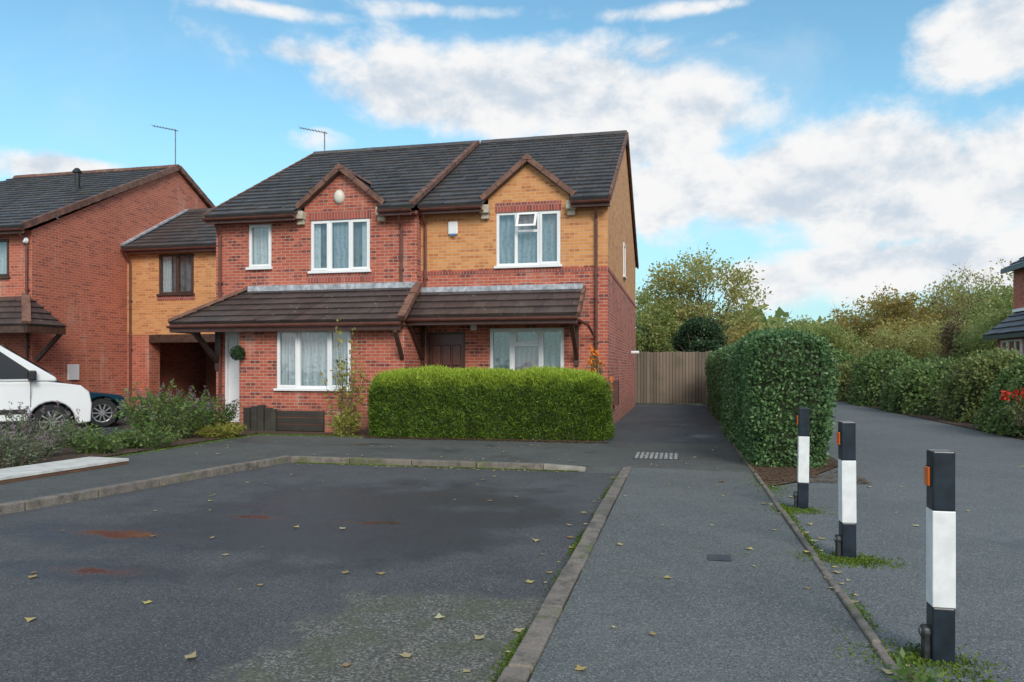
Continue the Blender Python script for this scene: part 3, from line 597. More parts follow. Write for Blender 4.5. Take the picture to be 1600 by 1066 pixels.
mb=MB(); mb.box(px0,px1,ye+.05,yt,ze-.12,ze-.10); mb.box(px0,px1,ye+.03,ye+.06,ze-.2,ze-.04); mb.build('porch_soffit',dkwood,R)
for xx in (-5.98,-2.3):
    mb=MB(); mb.bar((xx,yt-.03,1.6),(xx,ye+.12,ze-.14),.09,.09); mb.box(xx-.045,xx+.045,yt-.07,yt-.002,1.45,ze-.12); mb.bar((xx,yt,ze-.17),(xx,ye+.05,ze-.17),.09,.09); mb.build('porch_bracket',dkwood,R)
pipe(R,-5.93,16.95,.1,rz0-.1); pipe(R,-1.86,16.95,.1,rz0-.1)
mb=MB(); mb.tube([(-2.2,15.95,2.47),(-2.0,16.6,2.35),(-1.88,16.9,2.1)],.033,8); mb.build('porch_downpipe',brown,R)
a=MB(); a.box(-5.36,-5.12,Yf-.075,Yf,4.55,4.86); al=a.build('alarm_box',upvc,R,bevel=.03); MB().box(-5.3,-5.18,Yf-.08,Yf-.07,4.52,4.56).build('alarm_lamp',plain('blue_lens',(.05,.2,.5),.2),al)
MB().box(-4.8,-4.66,16.9,17.0,2.28,2.42).build('porch_light',upvc,R,bevel=.02)
T2=TR(X1); window(R,T2,21.6,22.25,4.05,5.0,[(0,1,0,1,0)],w0=.002,w1=.03,sill=True)
mb=MB(); mb.tube([(-1.55,24.5,1.9),(-1.3,24.5,1.9)],.05,10); mb.build('boiler_flue',upvc,R)
mb=MB(); mb.box(-1.6,-1.47,18.2,18.6,.5,1.1); mb.build('meter_box',plain('brown_meter_box',(.12,.06,.05),.4),R,bevel=.01)

# ============ LEFT HOUSE (all red)
Lh=thing('brick_house','semi-detached red brick house with long dark lean-to roof and bay window','house',(-8.7,16.7,0))
X0,X1,Yf,Yb=-11.36,-6.05,16.7,27.4; Yr=22.05; zr=8.24; ry0=16.34; rz0=5.14
WA=(-8.78,-7.23,3.74,4.98); WB=(-10.46,-9.83,3.88,4.96); DL=(-11.1,-10.25,.05,2.3)
T=TX(Yf); mb=MB(); wall_holes(mb,T,X0,X1,0,EZ-.02,[WA,WB,DL]); 
for xx in (X0,X1):
    mb.quad((xx,Yf,0),(xx,Yb,0),(xx,Yb,EZ-.02),(xx,Yf,EZ-.02)); mb.poly([(xx,Yf,EZ-.02),(xx,Yb,EZ-.02),(xx,Yr,zr-.1)])
mb.quad((X0,Yb,0),(X1,Yb,0),(X1,Yb,EZ),(X0,Yb,EZ)); mb.build('wall',red,Lh)
YB=15.9; BW=(-9.23,-7.35,.92,2.3); mb=MB(); wall_holes(mb,TX(YB),-10.2,-6.05,0,2.62,[BW])
for xx in (-10.2,-6.05): mb.poly([(xx,YB,0),(xx,Yf,0),(xx,Yf,3.2),(xx,YB,2.6)])
mb.build('bay_wall',red,Lh)
course(Lh,WA[0]-.03,WA[1]+.03,Yf-.012,Yf+.02,WA[3],WA[3]+.215,'lintel_course'); course(Lh,WA[0]-.1,WA[1]+.1,Yf-.014,Yf+.02,WA[2]-.27,WA[2]-.06,'sill_course')
g=(-9.0,-6.9); nco=round(math.hypot(Yr-ry0,zr-rz0)/.335); sl=(zr-rz0)/(Yr-ry0); ys=ry0+(Yr-ry0)*2/nco; zs=rz0+(zr-rz0)*2/nco; xl,xr=X0-.1,X1+.04
rf=MB(); slope(rf,(xl,ry0,rz0),(g[0],ry0,rz0),(g[0],ys,zs),(xl,ys,zs)); slope(rf,(g[1],ry0,rz0),(xr,ry0,rz0),(xr,ys,zs),(g[1],ys,zs)); slope(rf,(xl,ys,zs),(xr,ys,zs),(xr,Yr,zr),(xl,Yr,zr)); yb2=Yb+.35; slope(rf,(xl,yb2,5.1),(xr,yb2,5.1),(xr,Yr,zr),(xl,Yr,zr))
ro=rf.build('roof',tile,Lh); ridge_caps(ro,(xl,Yr,zr+.02),(xr,Yr,zr+.02),m=tile)
vergestrip(ro,(xr-.03,ry0,rz0+.06),(xr-.03,Yr+.05,zr+.07),.13,.10); vergestrip(ro,(xl-.01,ry0,rz0-.03),(xl-.01,Yr,zr-.02),.06,.15)
gablet(Lh,g[0],g[1],Yf,5.36,6.17,ry0,rz0,sl,red,EZ-.1)
gutter(Lh,xl,g[0]-.02,ry0-.02,rz0-.07); gutter(Lh,g[1]+.02,xr-.06,ry0-.02,rz0-.07)
MB().box(xl,g[0],ry0+.05,Yf,rz0-.16,rz0-.14).build('soffit',brown,Lh); MB().box(g[1],xr,ry0+.05,Yf,rz0-.16,rz0-.14).build('soffit',brown,Lh)
window(Lh,T,*WA,[(0,.33,0,1,1),(.33,.66,0,1,0),(.66,1,0,1,1)],cm_=dim_room,extra=[(.02,.14,0,1,net,-.12),(.84,.98,0,1,net,-.12),(.36,.6,0,1,net2,-.13)])
window(Lh,T,*WB,[(0,1,0,1,1)],cm_=net)
window(Lh,TX(YB),*BW,[(0,.3,0,1,1),(.3,.7,0,1,0),(.7,1,0,1,1)],cm_=net)
d=MB(); d.box(DL[0]+.06,DL[1]-.06,Yf+.05,Yf+.09,.05,DL[3]-.06); do=d.build('door',upvc,Lh); d=MB(); d.box(DL[0],DL[0]+.06,Yf-.01,Yf+.1,.05,DL[3]); d.box(DL[1]-.06,DL[1],Yf-.01,Yf+.1,.05,DL[3]);d.box(DL[0]+.06,DL[1]-.06,Yf-.01,Yf+.1,DL[3]-.06,DL[3]); d.build('door_frame',upvc,Lh)
MB().box(-10.3,-10.2-.003,16.35,16.6,.05,2.3).build('side_panel',upvc,Lh)
ye,ze,yt,zt=15.55,2.46,16.7,3.34; l=MB()
slope(l,(-11.85,ye,ze),(-6.02,ye,ze),(-6.02,yt,zt),(-10.4,yt,zt),course=.3)
slope(l,(-11.85,yt+.05,ze),(-11.85,ye,ze),(-10.4,yt,zt),(-10.4,yt+.05,zt),course=.3)
lo_=l.build('porch_roof',tile2,Lh); MB().box(-10.4,-6.05,yt-.14,yt-.003,zt-.06,zt+.07).build('flashing',lead,lo_)
MB().bar((-11.85,ye,ze+.06),(-10.4,yt-.02,zt+.06),.2,.07).build('hip_tiles',verge,lo_)
vergestrip(lo_,(-6.0,ye,ze+.03),(-6.0,yt,zt+.04),.17,.12)
gutter(Lh,-11.85,-6.02,ye-.03,ze-.07,'porch_gutter')
mb=MB(); mb.box(-11.8,-6.02,ye+.05,yt,ze-.12,ze-.10); mb.box(-11.8,-6.02,ye+.03,ye+.06,ze-.22,ze-.04); mb.box(-11.84,-11.8,ye+.03,yt,ze-.22,ze-.04); mb.build('porch_soffit',dkwood,Lh)
for xx in (-11.3,): 
    mb=MB(); mb.bar((xx,yt-.03,1.55),(xx,ye+.12,ze-.14),.1,.1); mb.box(xx-.05,xx+.05,yt-.07,yt-.002,1.35,ze-.12); mb.build('porch_bracket',dkwood,Lh)
mb=MB(); mb.bar((-6.1,YB,1.6),(-6.1,ye-.1,ze-.25),.08,.08); mb.build('porch_bracket',dkwood,Lh)
pipe(Lh,-11.22,16.65,.1,rz0-.1); pipe(Lh,-6.42,16.65,3.4,rz0-.1)
a=MB(); a.lathe((-8.02,16.70,5.52),(0,-1,0),[(0,.10),(.06,.095),(.105,.07),(.13,.03),(.135,0)],20); a.v=[(x,y,5.52+(z-5.52)*1.3) for x,y,z in a.v]; a.build('alarm_box',plain('cream_alarm_plastic',(.72,.69,.60),.4,var=.05),Lh,smooth=True)
def aerial(label,x,y,z,h):
    r=thing('tv_aerial',label,'aerial',(x,y,z)); m=MB(); m.tube([(x,y,z),(x,y,z+h)],.02,6); m.build('mast',greym,r)
    m=MB(); m.tube([(x-.75,y-.2,z+h+.12),(x+.1,y,z+h-.05)],.014,5)
    for i in range(9):
        f=i/8; cx=x-.75+.8*f; cy=y-.2+.18*f; cz=z+h+.12-.16*f; m.tube([(cx-.04,cy+.14,cz),(cx+.04,cy-.14,cz)],.007,4)
    m.build('antenna',greym,r)
aerial('tv aerial on the roof ridge of the red semi-detached house',-11.1,22.05,8.2,.75)
r=thing('topiary_ball','small round artificial topiary ball hanging beside the porch of the left house','hanging plant',(-10.15,15.75,1.75))
P,Dn=ball_pts(900,(-10.15,15.75,1.75),(.15,.15,.15),.05); V,Fq=leaf_arrays(P,Dn,.04,.03,.6,1,0,.8); arr_mesh('foliage',V,Fq,np.zeros(len(Fq),int),[L_dark],r)
m=MB(); m.tube([(-10.15,15.75,1.88),(-10.15,15.75,2.36)],.005,4); m.build('chain',blackp,r); m=MB(); m.lathe((-10.15,15.75,1.75),(0,0,1),[(.0,-.12),(.085,-.085),(.12,0),(.085,.085),(0,.12)],12); m.build('core',L_core,r)

# ============ LINK BUILDING over carport
K=thing('link_building','narrow buff brick first floor bridging between the red houses over a dark carport','building',(-14.3,20.6,0))
Y=20.6; xa,xb=-17.2,-11.36; WK=(-16.05,-14.8,3.72,4.98); mb=MB(); wall_holes(mb,TX(Y),xa,xb,2.45,5.2,[WK]); mb.quad((xa,Y,2.45),(xb,Y,2.45),(xb,27,2.45),(xa,27,2.45)); mb.build('upper_wall',buff,K)
MB().box(xa,-16.4,Y+.002,Y+.5,0,2.44).build('pier',red2,K); MB().box(xb-.5,xb-.002,Y+.002,Y+.5,0,2.44).build('pier',red2,K); MB().quad((xa+.01,27,0),(xb-.01,27,0),(xb-.01,27,2.45),(xa+.01,27,2.45)).build('rear_wall',red2,K)
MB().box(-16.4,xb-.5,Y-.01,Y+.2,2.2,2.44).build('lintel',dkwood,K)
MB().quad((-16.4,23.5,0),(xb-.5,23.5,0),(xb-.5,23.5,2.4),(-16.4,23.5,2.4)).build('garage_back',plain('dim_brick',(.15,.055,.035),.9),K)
window(K,TX(Y),*WK,[(0,.5,0,1,0),(.5,1,0,1,1)],fm=dkwood,cm_=dim_room,extra=[(.05,.3,0,1,net,-.12)])
course(K,WK[0]-.05,WK[1]+.05,Y-.012,Y+.02,WK[2]-.2,WK[2]-.06,'sill_course')
l=MB(); slope(l,(xa+.02,20.3,5.18),(xb,20.3,5.18),(xb,23.5,6.95),(xa+.02,23.5,6.95)); lo_=l.build('roof',tile,K)
MB().bar((xa+.06,20.3,5.27),(xa+.06,23.5,7.04),.12,.05).build('flashing',lead,lo_); ridge_caps(lo_,(xa,23.5,6.97),(xb,23.5,6.97),m=tile)
l=MB(); l.quad((xa,23.5,6.9),(xb,23.5,6.9),(xb,27,5.2),(xa,27,5.2)); l.build('rear_roof',tile,K)
gutter(K,xa+.05,xb,20.28,5.11); pipe(K,-17.05,20.55,.1,5.05)

# ============ FAR LEFT RED HOUSE
H=thing('brick_house','orange-red brick house at far left with broad gable end and vent pipe on roof','house',(-20,17,0))
X1,X0,Yf,Yr,Yb,zr,ry0,rz0=-17.2,-24,17.0,23.0,29.0,8.42,16.65,5.2
WH=(-19.3,-17.95,3.9,4.95); mb=MB(); wall_holes(mb,TX(Yf),X0,X1,0,5.15,[WH]); 
for xx in (X0,X1): mb.quad((xx,Yf,0),(xx,Yb,0),(xx,Yb,5.15),(xx,Yf,5.15)); mb.poly([(xx,Yf,5.15),(xx,Yb,5.15),(xx,Yr,zr-.1)])
mb.quad((X0,Yb,0),(X1,Yb,0),(X1,Yb,5.15),(X0,Yb,5.15)); mb.build('wall',red2,H)
window(H,TX(Yf),*WH,[(0,.5,0,1,1),(.5,1,0,1,1)],fm=dkwood,cm_=net)
rf=MB(); xr=X1+.08; slope(rf,(X0-.1,ry0,rz0),(xr,ry0,rz0),(xr,Yr,zr),(X0-.1,Yr,zr)); slope(rf,(X0-.1,Yb+.35,rz0),(xr,Yb+.35,rz0),(xr,Yr,zr),(X0-.1,Yr,zr)); ro=rf.build('roof',tile,H)
ridge_caps(ro,(X0,Yr,zr+.02),(xr,Yr,zr+.02),m=verge); vergestrip(ro,(xr,ry0,rz0),(xr,Yr,zr),.12,.17,m=verge); vergestrip(ro,(xr,Yb+.35,rz0),(xr,Yr,zr),.12,.17)
m=MB(); m.tube([(-18.9,20.4,6.9),(-18.9,20.4,7.65)],.09,12); m.lathe((-18.9,20.4,7.65),(0,0,1),[(.09,0),(.14,.02),(.14,.06),(.06,.16),(0,.17)],12); m.lathe((-18.9,20.4,7.05),(0,0,1),[(.2,-.05),(.12,.1),(.09,.15)],12); m.build('vent_pipe',blackp,ro)
gutter(H,X0,X1+.05,ry0-.02,rz0-.07); pipe(H,-17.32,16.95,.1,5.05)
l=MB(); ye,ze=15.85,2.5; slope(l,(-22,ye,ze),(-16.2,ye,ze),(-17.4,17,3.35),(-22,17,3.35)); slope(l,(-16.2,ye,ze),(-16.2,17.1,ze),(-17.4,17.1,3.35),(-17.4,17,3.35)); lo_=l.build('porch_roof',tile2,H)
MB().bar((-16.2,ye,ze+.06),(-17.4,17,3.41),.2,.07).build('hip_tiles',verge,lo_)
mb=MB(); mb.box(-22,-16.24,ye,ye+.04,ze-.2,ze-.03); mb.box(-16.26,-16.2,ye,17.1,ze-.2,ze-.03); mb.box(-22,-16.3,ye+.05,17,ze-.13,ze-.1); mb.build('porch_fascia',dkwood,H)
mb=MB(); mb.bar((-17.1,17.05,1.6),(-16.3,17.05,2.35),.09,.09,(0,1,0)); mb.build('porch_bracket',dkwood,H)
m=MB(); m.lathe((-17.3,16.9,4.85),(0,-1,0),[(0,.08),(.06,.06),(.09,0)],10); m.build('security_lamp',upvc,H)
m=MB(); m.box(X1,X1+.05,18.2,18.6,1.05,1.5); m.build('meter_box',upvc,H,bevel=.01)
m=MB(); m.box(X1+.0,X1+.09,17.1,17.35,2.75,2.9); m.build('wall_lamp',blackp,H)
aerial('tv aerial on the gable ridge of the far left red house',-17.25,23.0,8.4,1.35)

# ============ RIGHT-HAND HOUSE across lane
Q=thing('brick_house','red brick house cropped by the right edge beyond the lane hedges','house',(14,25,0))
X0,X1,Y0,Y1=11.6,19,20,30; mb=MB(); mb.quad((X0,Y0,0),(X0,Y1,0),(X0,Y1,5.0),(X0,Y0,5.0)); mb.quad((X1,Y0,0),(X1,Y1,0),(X1,Y1,5.0),(X1,Y0,5.0))
for yy in (Y0,Y1): mb.poly([(X0,yy,0),(X1,yy,0),(X1,yy,5),((X0+X1)/2,yy,7.4),(X0,yy,5)])
mb.build('wall',red2,Q); l=MB(); slope(l,(X0-.35,Y1+.1,4.9),(X0-.35,Y0,4.9),((X0+X1)/2,Y0,7.5),((X0+X1)/2,Y1+.1,7.5)); slope(l,(X1+.35,Y1+.1,4.9),(X1+.35,Y0,4.9),((X0+X1)/2,Y0,7.5),((X0+X1)/2,Y1+.1,7.5)); l.build('roof',tile,Q)
l=MB(); slope(l,(10.55,29.7,2.55),(10.55,22,2.55),(11.6,22,3.4),(11.6,29.7,3.4)); l.build('porch_roof',tile2,Q); MB().box(10.5,10.56,22,29.7,2.38,2.52).build('porch_gutter',blackp,Q)
MB().box(11.45,11.62,22,29.7,3.36,3.46).build('flashing',upvc,Q)
MB().box(10.85,11.59,22.2,29.4,0,2.5).build('bay_wall',red2,Q)
window(Q,TR(10.85,-1),27.3,28.9,1.25,2.35,[(0,.33,0,1,1),(.33,.66,0,1,0),(.66,1,0,1,1)],w0=.002,w1=.06); m=MB(); m.box(X0-.38,X0-.3,Y0,Y1+.1,4.78,4.92); m.build('gutter',blackp,Q)

# ============ garden bits
tp=thing('timber_planter','low dark planter of weathered sleepers below the bay window','planter',(-8.5,15,0))
for i in range(3): MB().box(-8.75,-7.55,14.95,15.07,.02+.15*i,.155+.15*i).build('board',sleeper,tp,bevel=.01)
for i in range(4): MB().box(-9.45+.17*i,-9.30+.17*i,14.88+.02*(i%2),15.0+.02*(i%2),0,.52+.03*((i*7)%3)).build('post',sleeper,tp,bevel=.01)
MB().box(-8.77,-8.65,14.86,14.94,0,.5).build('post',sleeper,tp,bevel=.01)
tag(MB().box(-7.5,-7.12,14.9,15.2,0,.45).build('brick_pier',red,None),'short red brick pier at the right end of the sleeper planter','pier')
fc=thing('wooden_fence','weathered grey-brown close-board fence closing the end of the driveway','fence',(-.2,29.5,0))
x=-1.75; b=MB(); k=0
while x<1.25:
    ty=.012*(k%2); zt_=2.0+.03*random.random(); b.box(x,x+.108,29.5+ty,29.52+ty,.03,zt_); x+=.122; k+=1
b.build('boards',fencem,fc)
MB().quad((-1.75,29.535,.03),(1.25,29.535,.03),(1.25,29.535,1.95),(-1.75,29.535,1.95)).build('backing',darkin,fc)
for xx in (-1.7,-.3,1.1): MB().box(xx-.05,xx+.05,29.54,29.64,0,2.05).build('post',fencem,fc)
for zz in (.4,1.6): MB().box(-1.75,1.2,29.54,29.58,zz,zz+.08).build('rail',fencem,fc)
bd=thing('white_board','long dirty white panel board lying on the pavement beside the planting bed','board',(-8.3,8.0,.065),math.radians(-4),local=True)
MB().box(-.36,.36,-2.3,1.45,-.02,.018).build('panel',boardt,bd,bevel=.003); MB().box(-.35,.35,-2.29,1.44,-.063,-.021).build('timber_edge',boarde,bd)

# ============ hedges
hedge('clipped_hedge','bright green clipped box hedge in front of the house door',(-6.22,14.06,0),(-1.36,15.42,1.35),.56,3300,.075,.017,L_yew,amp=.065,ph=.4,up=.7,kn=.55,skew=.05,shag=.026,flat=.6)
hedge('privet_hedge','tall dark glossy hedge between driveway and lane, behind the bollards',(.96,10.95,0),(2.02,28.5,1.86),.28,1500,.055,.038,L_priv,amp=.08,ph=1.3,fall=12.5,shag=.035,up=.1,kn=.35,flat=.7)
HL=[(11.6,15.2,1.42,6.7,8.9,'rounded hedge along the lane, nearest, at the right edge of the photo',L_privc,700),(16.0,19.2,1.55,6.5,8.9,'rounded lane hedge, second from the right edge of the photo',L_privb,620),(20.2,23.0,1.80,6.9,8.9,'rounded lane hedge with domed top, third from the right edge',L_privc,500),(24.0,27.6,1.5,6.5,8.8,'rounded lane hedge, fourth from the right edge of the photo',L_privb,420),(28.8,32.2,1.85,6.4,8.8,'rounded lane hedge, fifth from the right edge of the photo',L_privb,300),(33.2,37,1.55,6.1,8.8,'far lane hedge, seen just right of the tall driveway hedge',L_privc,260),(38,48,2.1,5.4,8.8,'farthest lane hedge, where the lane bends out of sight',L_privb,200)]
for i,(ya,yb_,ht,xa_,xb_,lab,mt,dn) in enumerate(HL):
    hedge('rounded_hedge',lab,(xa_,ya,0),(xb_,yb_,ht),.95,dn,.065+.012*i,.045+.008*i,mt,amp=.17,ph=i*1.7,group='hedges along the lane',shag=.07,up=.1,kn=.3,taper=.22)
# ============ trees
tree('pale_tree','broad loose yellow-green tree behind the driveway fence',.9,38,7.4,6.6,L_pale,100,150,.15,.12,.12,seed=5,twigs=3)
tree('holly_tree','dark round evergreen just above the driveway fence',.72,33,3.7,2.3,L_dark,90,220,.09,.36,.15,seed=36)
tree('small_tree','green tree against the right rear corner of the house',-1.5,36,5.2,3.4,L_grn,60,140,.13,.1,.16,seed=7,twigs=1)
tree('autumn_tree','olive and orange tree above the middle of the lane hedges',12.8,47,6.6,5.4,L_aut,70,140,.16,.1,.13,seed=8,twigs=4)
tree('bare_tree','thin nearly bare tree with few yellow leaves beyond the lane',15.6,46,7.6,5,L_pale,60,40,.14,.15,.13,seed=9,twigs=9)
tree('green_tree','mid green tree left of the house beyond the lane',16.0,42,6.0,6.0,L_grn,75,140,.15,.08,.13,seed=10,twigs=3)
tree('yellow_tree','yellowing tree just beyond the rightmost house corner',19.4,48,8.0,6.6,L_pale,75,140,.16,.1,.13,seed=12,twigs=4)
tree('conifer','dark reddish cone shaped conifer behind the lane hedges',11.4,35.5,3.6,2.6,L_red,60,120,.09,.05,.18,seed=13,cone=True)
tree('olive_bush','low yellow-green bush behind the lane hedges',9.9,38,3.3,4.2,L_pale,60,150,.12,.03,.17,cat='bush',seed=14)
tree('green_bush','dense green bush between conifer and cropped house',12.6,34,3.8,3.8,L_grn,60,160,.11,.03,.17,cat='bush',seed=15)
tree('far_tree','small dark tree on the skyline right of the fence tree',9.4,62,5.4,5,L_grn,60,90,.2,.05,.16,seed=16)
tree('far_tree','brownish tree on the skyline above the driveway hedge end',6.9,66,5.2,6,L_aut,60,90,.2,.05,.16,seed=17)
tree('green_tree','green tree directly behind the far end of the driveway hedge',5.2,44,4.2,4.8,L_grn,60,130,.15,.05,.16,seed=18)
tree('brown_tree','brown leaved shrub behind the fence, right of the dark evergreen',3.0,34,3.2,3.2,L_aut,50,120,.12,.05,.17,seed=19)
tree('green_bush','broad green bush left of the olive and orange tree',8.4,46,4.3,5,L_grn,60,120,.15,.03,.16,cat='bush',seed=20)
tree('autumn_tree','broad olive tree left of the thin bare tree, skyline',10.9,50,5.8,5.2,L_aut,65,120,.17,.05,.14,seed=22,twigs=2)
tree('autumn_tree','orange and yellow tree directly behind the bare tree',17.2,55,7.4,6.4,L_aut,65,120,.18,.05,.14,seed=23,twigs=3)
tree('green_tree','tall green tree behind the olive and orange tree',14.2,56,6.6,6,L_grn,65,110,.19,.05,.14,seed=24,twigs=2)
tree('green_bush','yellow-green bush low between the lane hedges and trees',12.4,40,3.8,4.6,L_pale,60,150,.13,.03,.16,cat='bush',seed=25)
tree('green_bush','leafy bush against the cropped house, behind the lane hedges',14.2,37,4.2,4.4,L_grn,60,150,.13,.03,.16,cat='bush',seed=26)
n=30000; xx=RG.uniform(-60,120,n); yy=RG.uniform(74,90,n); hh=(5.7+1.0*np.sin(xx*.3)+.8*np.sin(xx*.9+1)+.6*np.sin(xx*2.1))*np.sqrt(RG.random(n)); P=np.stack([xx,yy,hh],1); V,Fq=leaf_arrays(P,nrm(RG.normal(size=P.shape)),.9,.6,.3,1,0,1)
tag(arr_mesh('distant_woodland',V,Fq,np.zeros(len(Fq),int),[L_grn]),'distant band of trees on the skyline','woodland',kind='stuff')
# ============ shrubs
shrub('flowering_shrub','leafy green shrub with faded purple spikes in the planting bed',-9.9,12.9,.02,1.15,1.05,80,L_shr,.08,50,L_fl,seed=2)
shrub('flowering_shrub','green shrub beside the sleeper planter at the end of the bed',-9.7,14.1,.02,.85,.55,40,L_shr,.07,45,L_fl,seed=4)
shrub('grey_shrub','straggly grey-green shrub at the left end of the planting bed',-9.9,9.6,.02,.85,.9,60,L_sil,.05,50,L_fl,seed=5)
shrub('grey_shrub','low grey-green plant behind the white board',-9.2,8.7,.02,.55,.6,45,L_sil,.045,45,L_fl,seed=6)
shrub('low_plant','low bright green plant at the front of the planting bed',-9.1,11.4,.02,.4,.6,60,L_shr,.06,35,seed=7,cat='plant')
shrub('low_plant','low green plant in the bed nearest the sleeper posts',-9.0,13.4,.02,.3,.5,50,L_yel,.06,35,seed=8,cat='plant')
shrub('low_plant','small green ground plant between grey shrub and purple shrub',-9.3,10.5,.02,.35,.5,50,L_shr,.06,30,seed=9,cat='plant')
shrub('low_plant','leafy green plant hugging the back of the planting bed',-10.6,11.2,.02,.45,.6,50,L_shr,.06,35,seed=31,cat='plant')
shrub('climbing_shrub','tall straggly yellowing shrub in front of the bay window',-6.95,14.75,.02,2.6,.55,20,L_yel,.08,30,seed=10,aspect=.7)
shrub('low_plant','yellowing plant at the left foot of the clipped hedge',-6.7,14.3,.02,.5,.35,30,L_yel,.07,26,seed=11,cat='plant')
shrub('berry_bush','small bush with orange berries behind the right end of the clipped hedge',-1.72,15.75,.0,1.95,.34,34,L_shr,.055,55,L_berry,seed=12,fsz=.045,fname='berries')
shrub('red_leaf_shrub','sprig of red leaves growing through the second lane hedge from the right edge',6.52,16.5,.3,.75,.32,26,L_privb,.05,20,L_berryr,seed=13,fsz=.075,fname='red_leaves')
# ============ leaf litter, moss, fallen leaves (uncountable)
def flatleaves(name,label,P,size,m,cat):
    n=len(P); a=RG.uniform(0,6.28,n); s_=size*(.5+RG.random(n)*.9)
    k=8; rad=np.array([1,.55,.95,.5,.8,.5,.95,.55]); ang=np.arange(k)*2*math.pi/k; V=np.zeros((n,k,3))
    tilt=RG.normal(0,.25,(n,2))
    for j in range(k):
        x=rad[j]*np.cos(ang[j])*s_*.5;y=rad[j]*np.sin(ang[j])*s_*.42; V[:,j,0]=P[:,0]+x*np.cos(a)-y*np.sin(a);V[:,j,1]=P[:,1]+x*np.sin(a)+y*np.cos(a);V[:,j,2]=P[:,2]+.006+np.abs(x*tilt[:,0]+y*tilt[:,1])
    o=arr_mesh(name,V.reshape(-1,3),np.arange(n*k).reshape(n,k),np.zeros(n,int),[m],k=k); return tag(o,label,cat,kind='stuff')
pts=[]
for _ in range(46): pts.append((RG.uniform(-6.3,-.85),RG.uniform(3.2,10.4),-.06))
for _ in range(34): pts.append((RG.uniform(-.6,.9),RG.uniform(3.2,14),0))
for _ in range(90): pts.append((RG.uniform(1.0,6.3),RG.uniform(3,26),0))
for _ in range(40): pts.append((.93+abs(RG.normal(0,.1)),RG.uniform(2.6,10.5),.0))
for _ in range(22): pts.append((-.85-abs(RG.normal(0,.08)),RG.uniform(2.6,10.4),-.06))
for _ in range(50): pts.append((RG.uniform(-5.8,-1.3),10.45-abs(RG.normal(0,.1)),-.06))
for _ in range(70): pts.append((RG.uniform(-8.6,-1.5),RG.uniform(10.7,14.2),0))
for (a,b) in ((1.02,2.42),(1.0,2.9),(-.35,4.05),(-.45,3.45),(-1.6,3.4)): pts.append((a,b,-.06 if a<-.7 else 0))
flatleaves('fallen_leaves','scattered yellow and brown fallen leaves on the asphalt',np.array(pts),.07,L_fall,'leaves')
n=4500; lx=np.concatenate([RG.uniform(1.0,2.25,n),.95+np.abs(RG.normal(0,.12,1500)),RG.uniform(-6.2,-1.3,2500)]); ly=np.concatenate([9.7+RG.random(n)**1.5*14,RG.uniform(9.5,28,1500),14.1-np.abs(RG.normal(0,.12,2500))])
flatleaves('leaf_litter','brown leaf litter at the feet of the hedges',np.stack([lx,ly,np.full(len(lx),.012)],1),.045,L_lit,'leaves')
mp=[]
for (cx,cy,sx_,sy_,n_) in [(1.14,3.93,.13,.10,1500),(1.2,5.86,.15,.09,2000),(1.12,7.8,.12,.1,1200),(1.05,9.6,.1,.5,1300),(1.3,3.6,.12,.08,350)]: mp.append(np.stack([RG.normal(cx,sx_,n_),RG.normal(cy,sy_,n_),np.full(n_,.0)],1))
y_=RG.uniform(2.5,10.3,9000); keep=(np.sin(y_*2.3)+np.sin(y_*5.1+1)+RG.normal(0,.5,9000))>.3; y_=y_[keep]; mp.append(np.stack([-.80-np.abs(RG.normal(0,.03,len(y_))),y_,np.full(len(y_),-.058)],1))
y_=RG.uniform(2.5,10.4,6000); keep=(np.sin(y_*1.7+2)+np.sin(y_*4.1+1)+RG.normal(0,.5,6000))>.4; y_=y_[keep]; mp.append(np.stack([1.0+np.abs(RG.normal(0,.025,len(y_))),y_,np.full(len(y_),0)],1))
x_=RG.uniform(-5.8,-1.4,4000); mp.append(np.stack([x_,10.50-np.abs(RG.normal(0,.02,4000)),np.full(4000,-.058)],1))
x_=RG.uniform(-8.7,-6.3,3500); mp.append(np.stack([x_,14.3-np.abs(RG.normal(0,.12,3500)),np.full(3500,0)],1))
y_=RG.uniform(6.5,14.2,7000); mp.append(np.stack([-8.72+RG.normal(0,.1,7000),y_,np.full(7000,.0)],1))
P=np.concatenate(mp); V,Fq=leaf_arrays(P,np.tile([0,0,1.0],(len(P),1)),.016,.012,.5,1.0,.1,1.0)
tag(arr_mesh('moss',V,Fq,np.zeros(len(Fq),int),[L_moss]),'bright green moss along the kerbs and bollard feet','moss',kind='stuff')
shrub('weed','small green weed at the foot of the nearest bollard',1.02,3.55,0,.09,.09,14,L_shr,.05,10,seed=21,cat='weed')

# ============ bollards
GB='black and white parking bollards beside the footpath'
B=thing('bollard','black and white bollard with orange reflector, the nearest of the three','bollard',(1.22,3.96,0),group=GB); s_=.05; x,y=1.22,3.96
MB().box(x-s_,x+s_,y-s_,y+s_,-.02,.262).build('lower_post',blackpost,B,bevel=.008)
MB().box(x-s_-.0005,x+s_+.0005,y-s_-.0005,y+s_+.0005,.262,.72).build('white_band',whitep,B,bevel=.004)
MB().box(x-s_,x+s_,y-s_,y+s_,.72,1.005).build('upper_post',blackpost,B,bevel=.008)
rf=MB().box(x-s_-.006,x-s_,y-.038,y+.038,.83,.93).build('reflector_backing',blackp,B); MB().box(x-s_-.014,x-s_-.006,y-.033,y+.033,.835,.925).build('reflector',orange,rf,bevel=.003)
m=MB(); m.box(x-s_-.03,x-s_,y-.03,y+.03,0,.12); m.lathe((x-s_-.03,y,.13),(-1,0,0),[(.034,-.03),(.036,0),(.026,.008),(0,.01)],16); lk=m.build('lock_housing',dkmetal,B,bevel=.004)
MB().lathe((x-s_-.039,y,.13),(-1,0,0),[(.02,0),(.018,.005),(0,.006)],12).build('lock_cap',greym,lk)
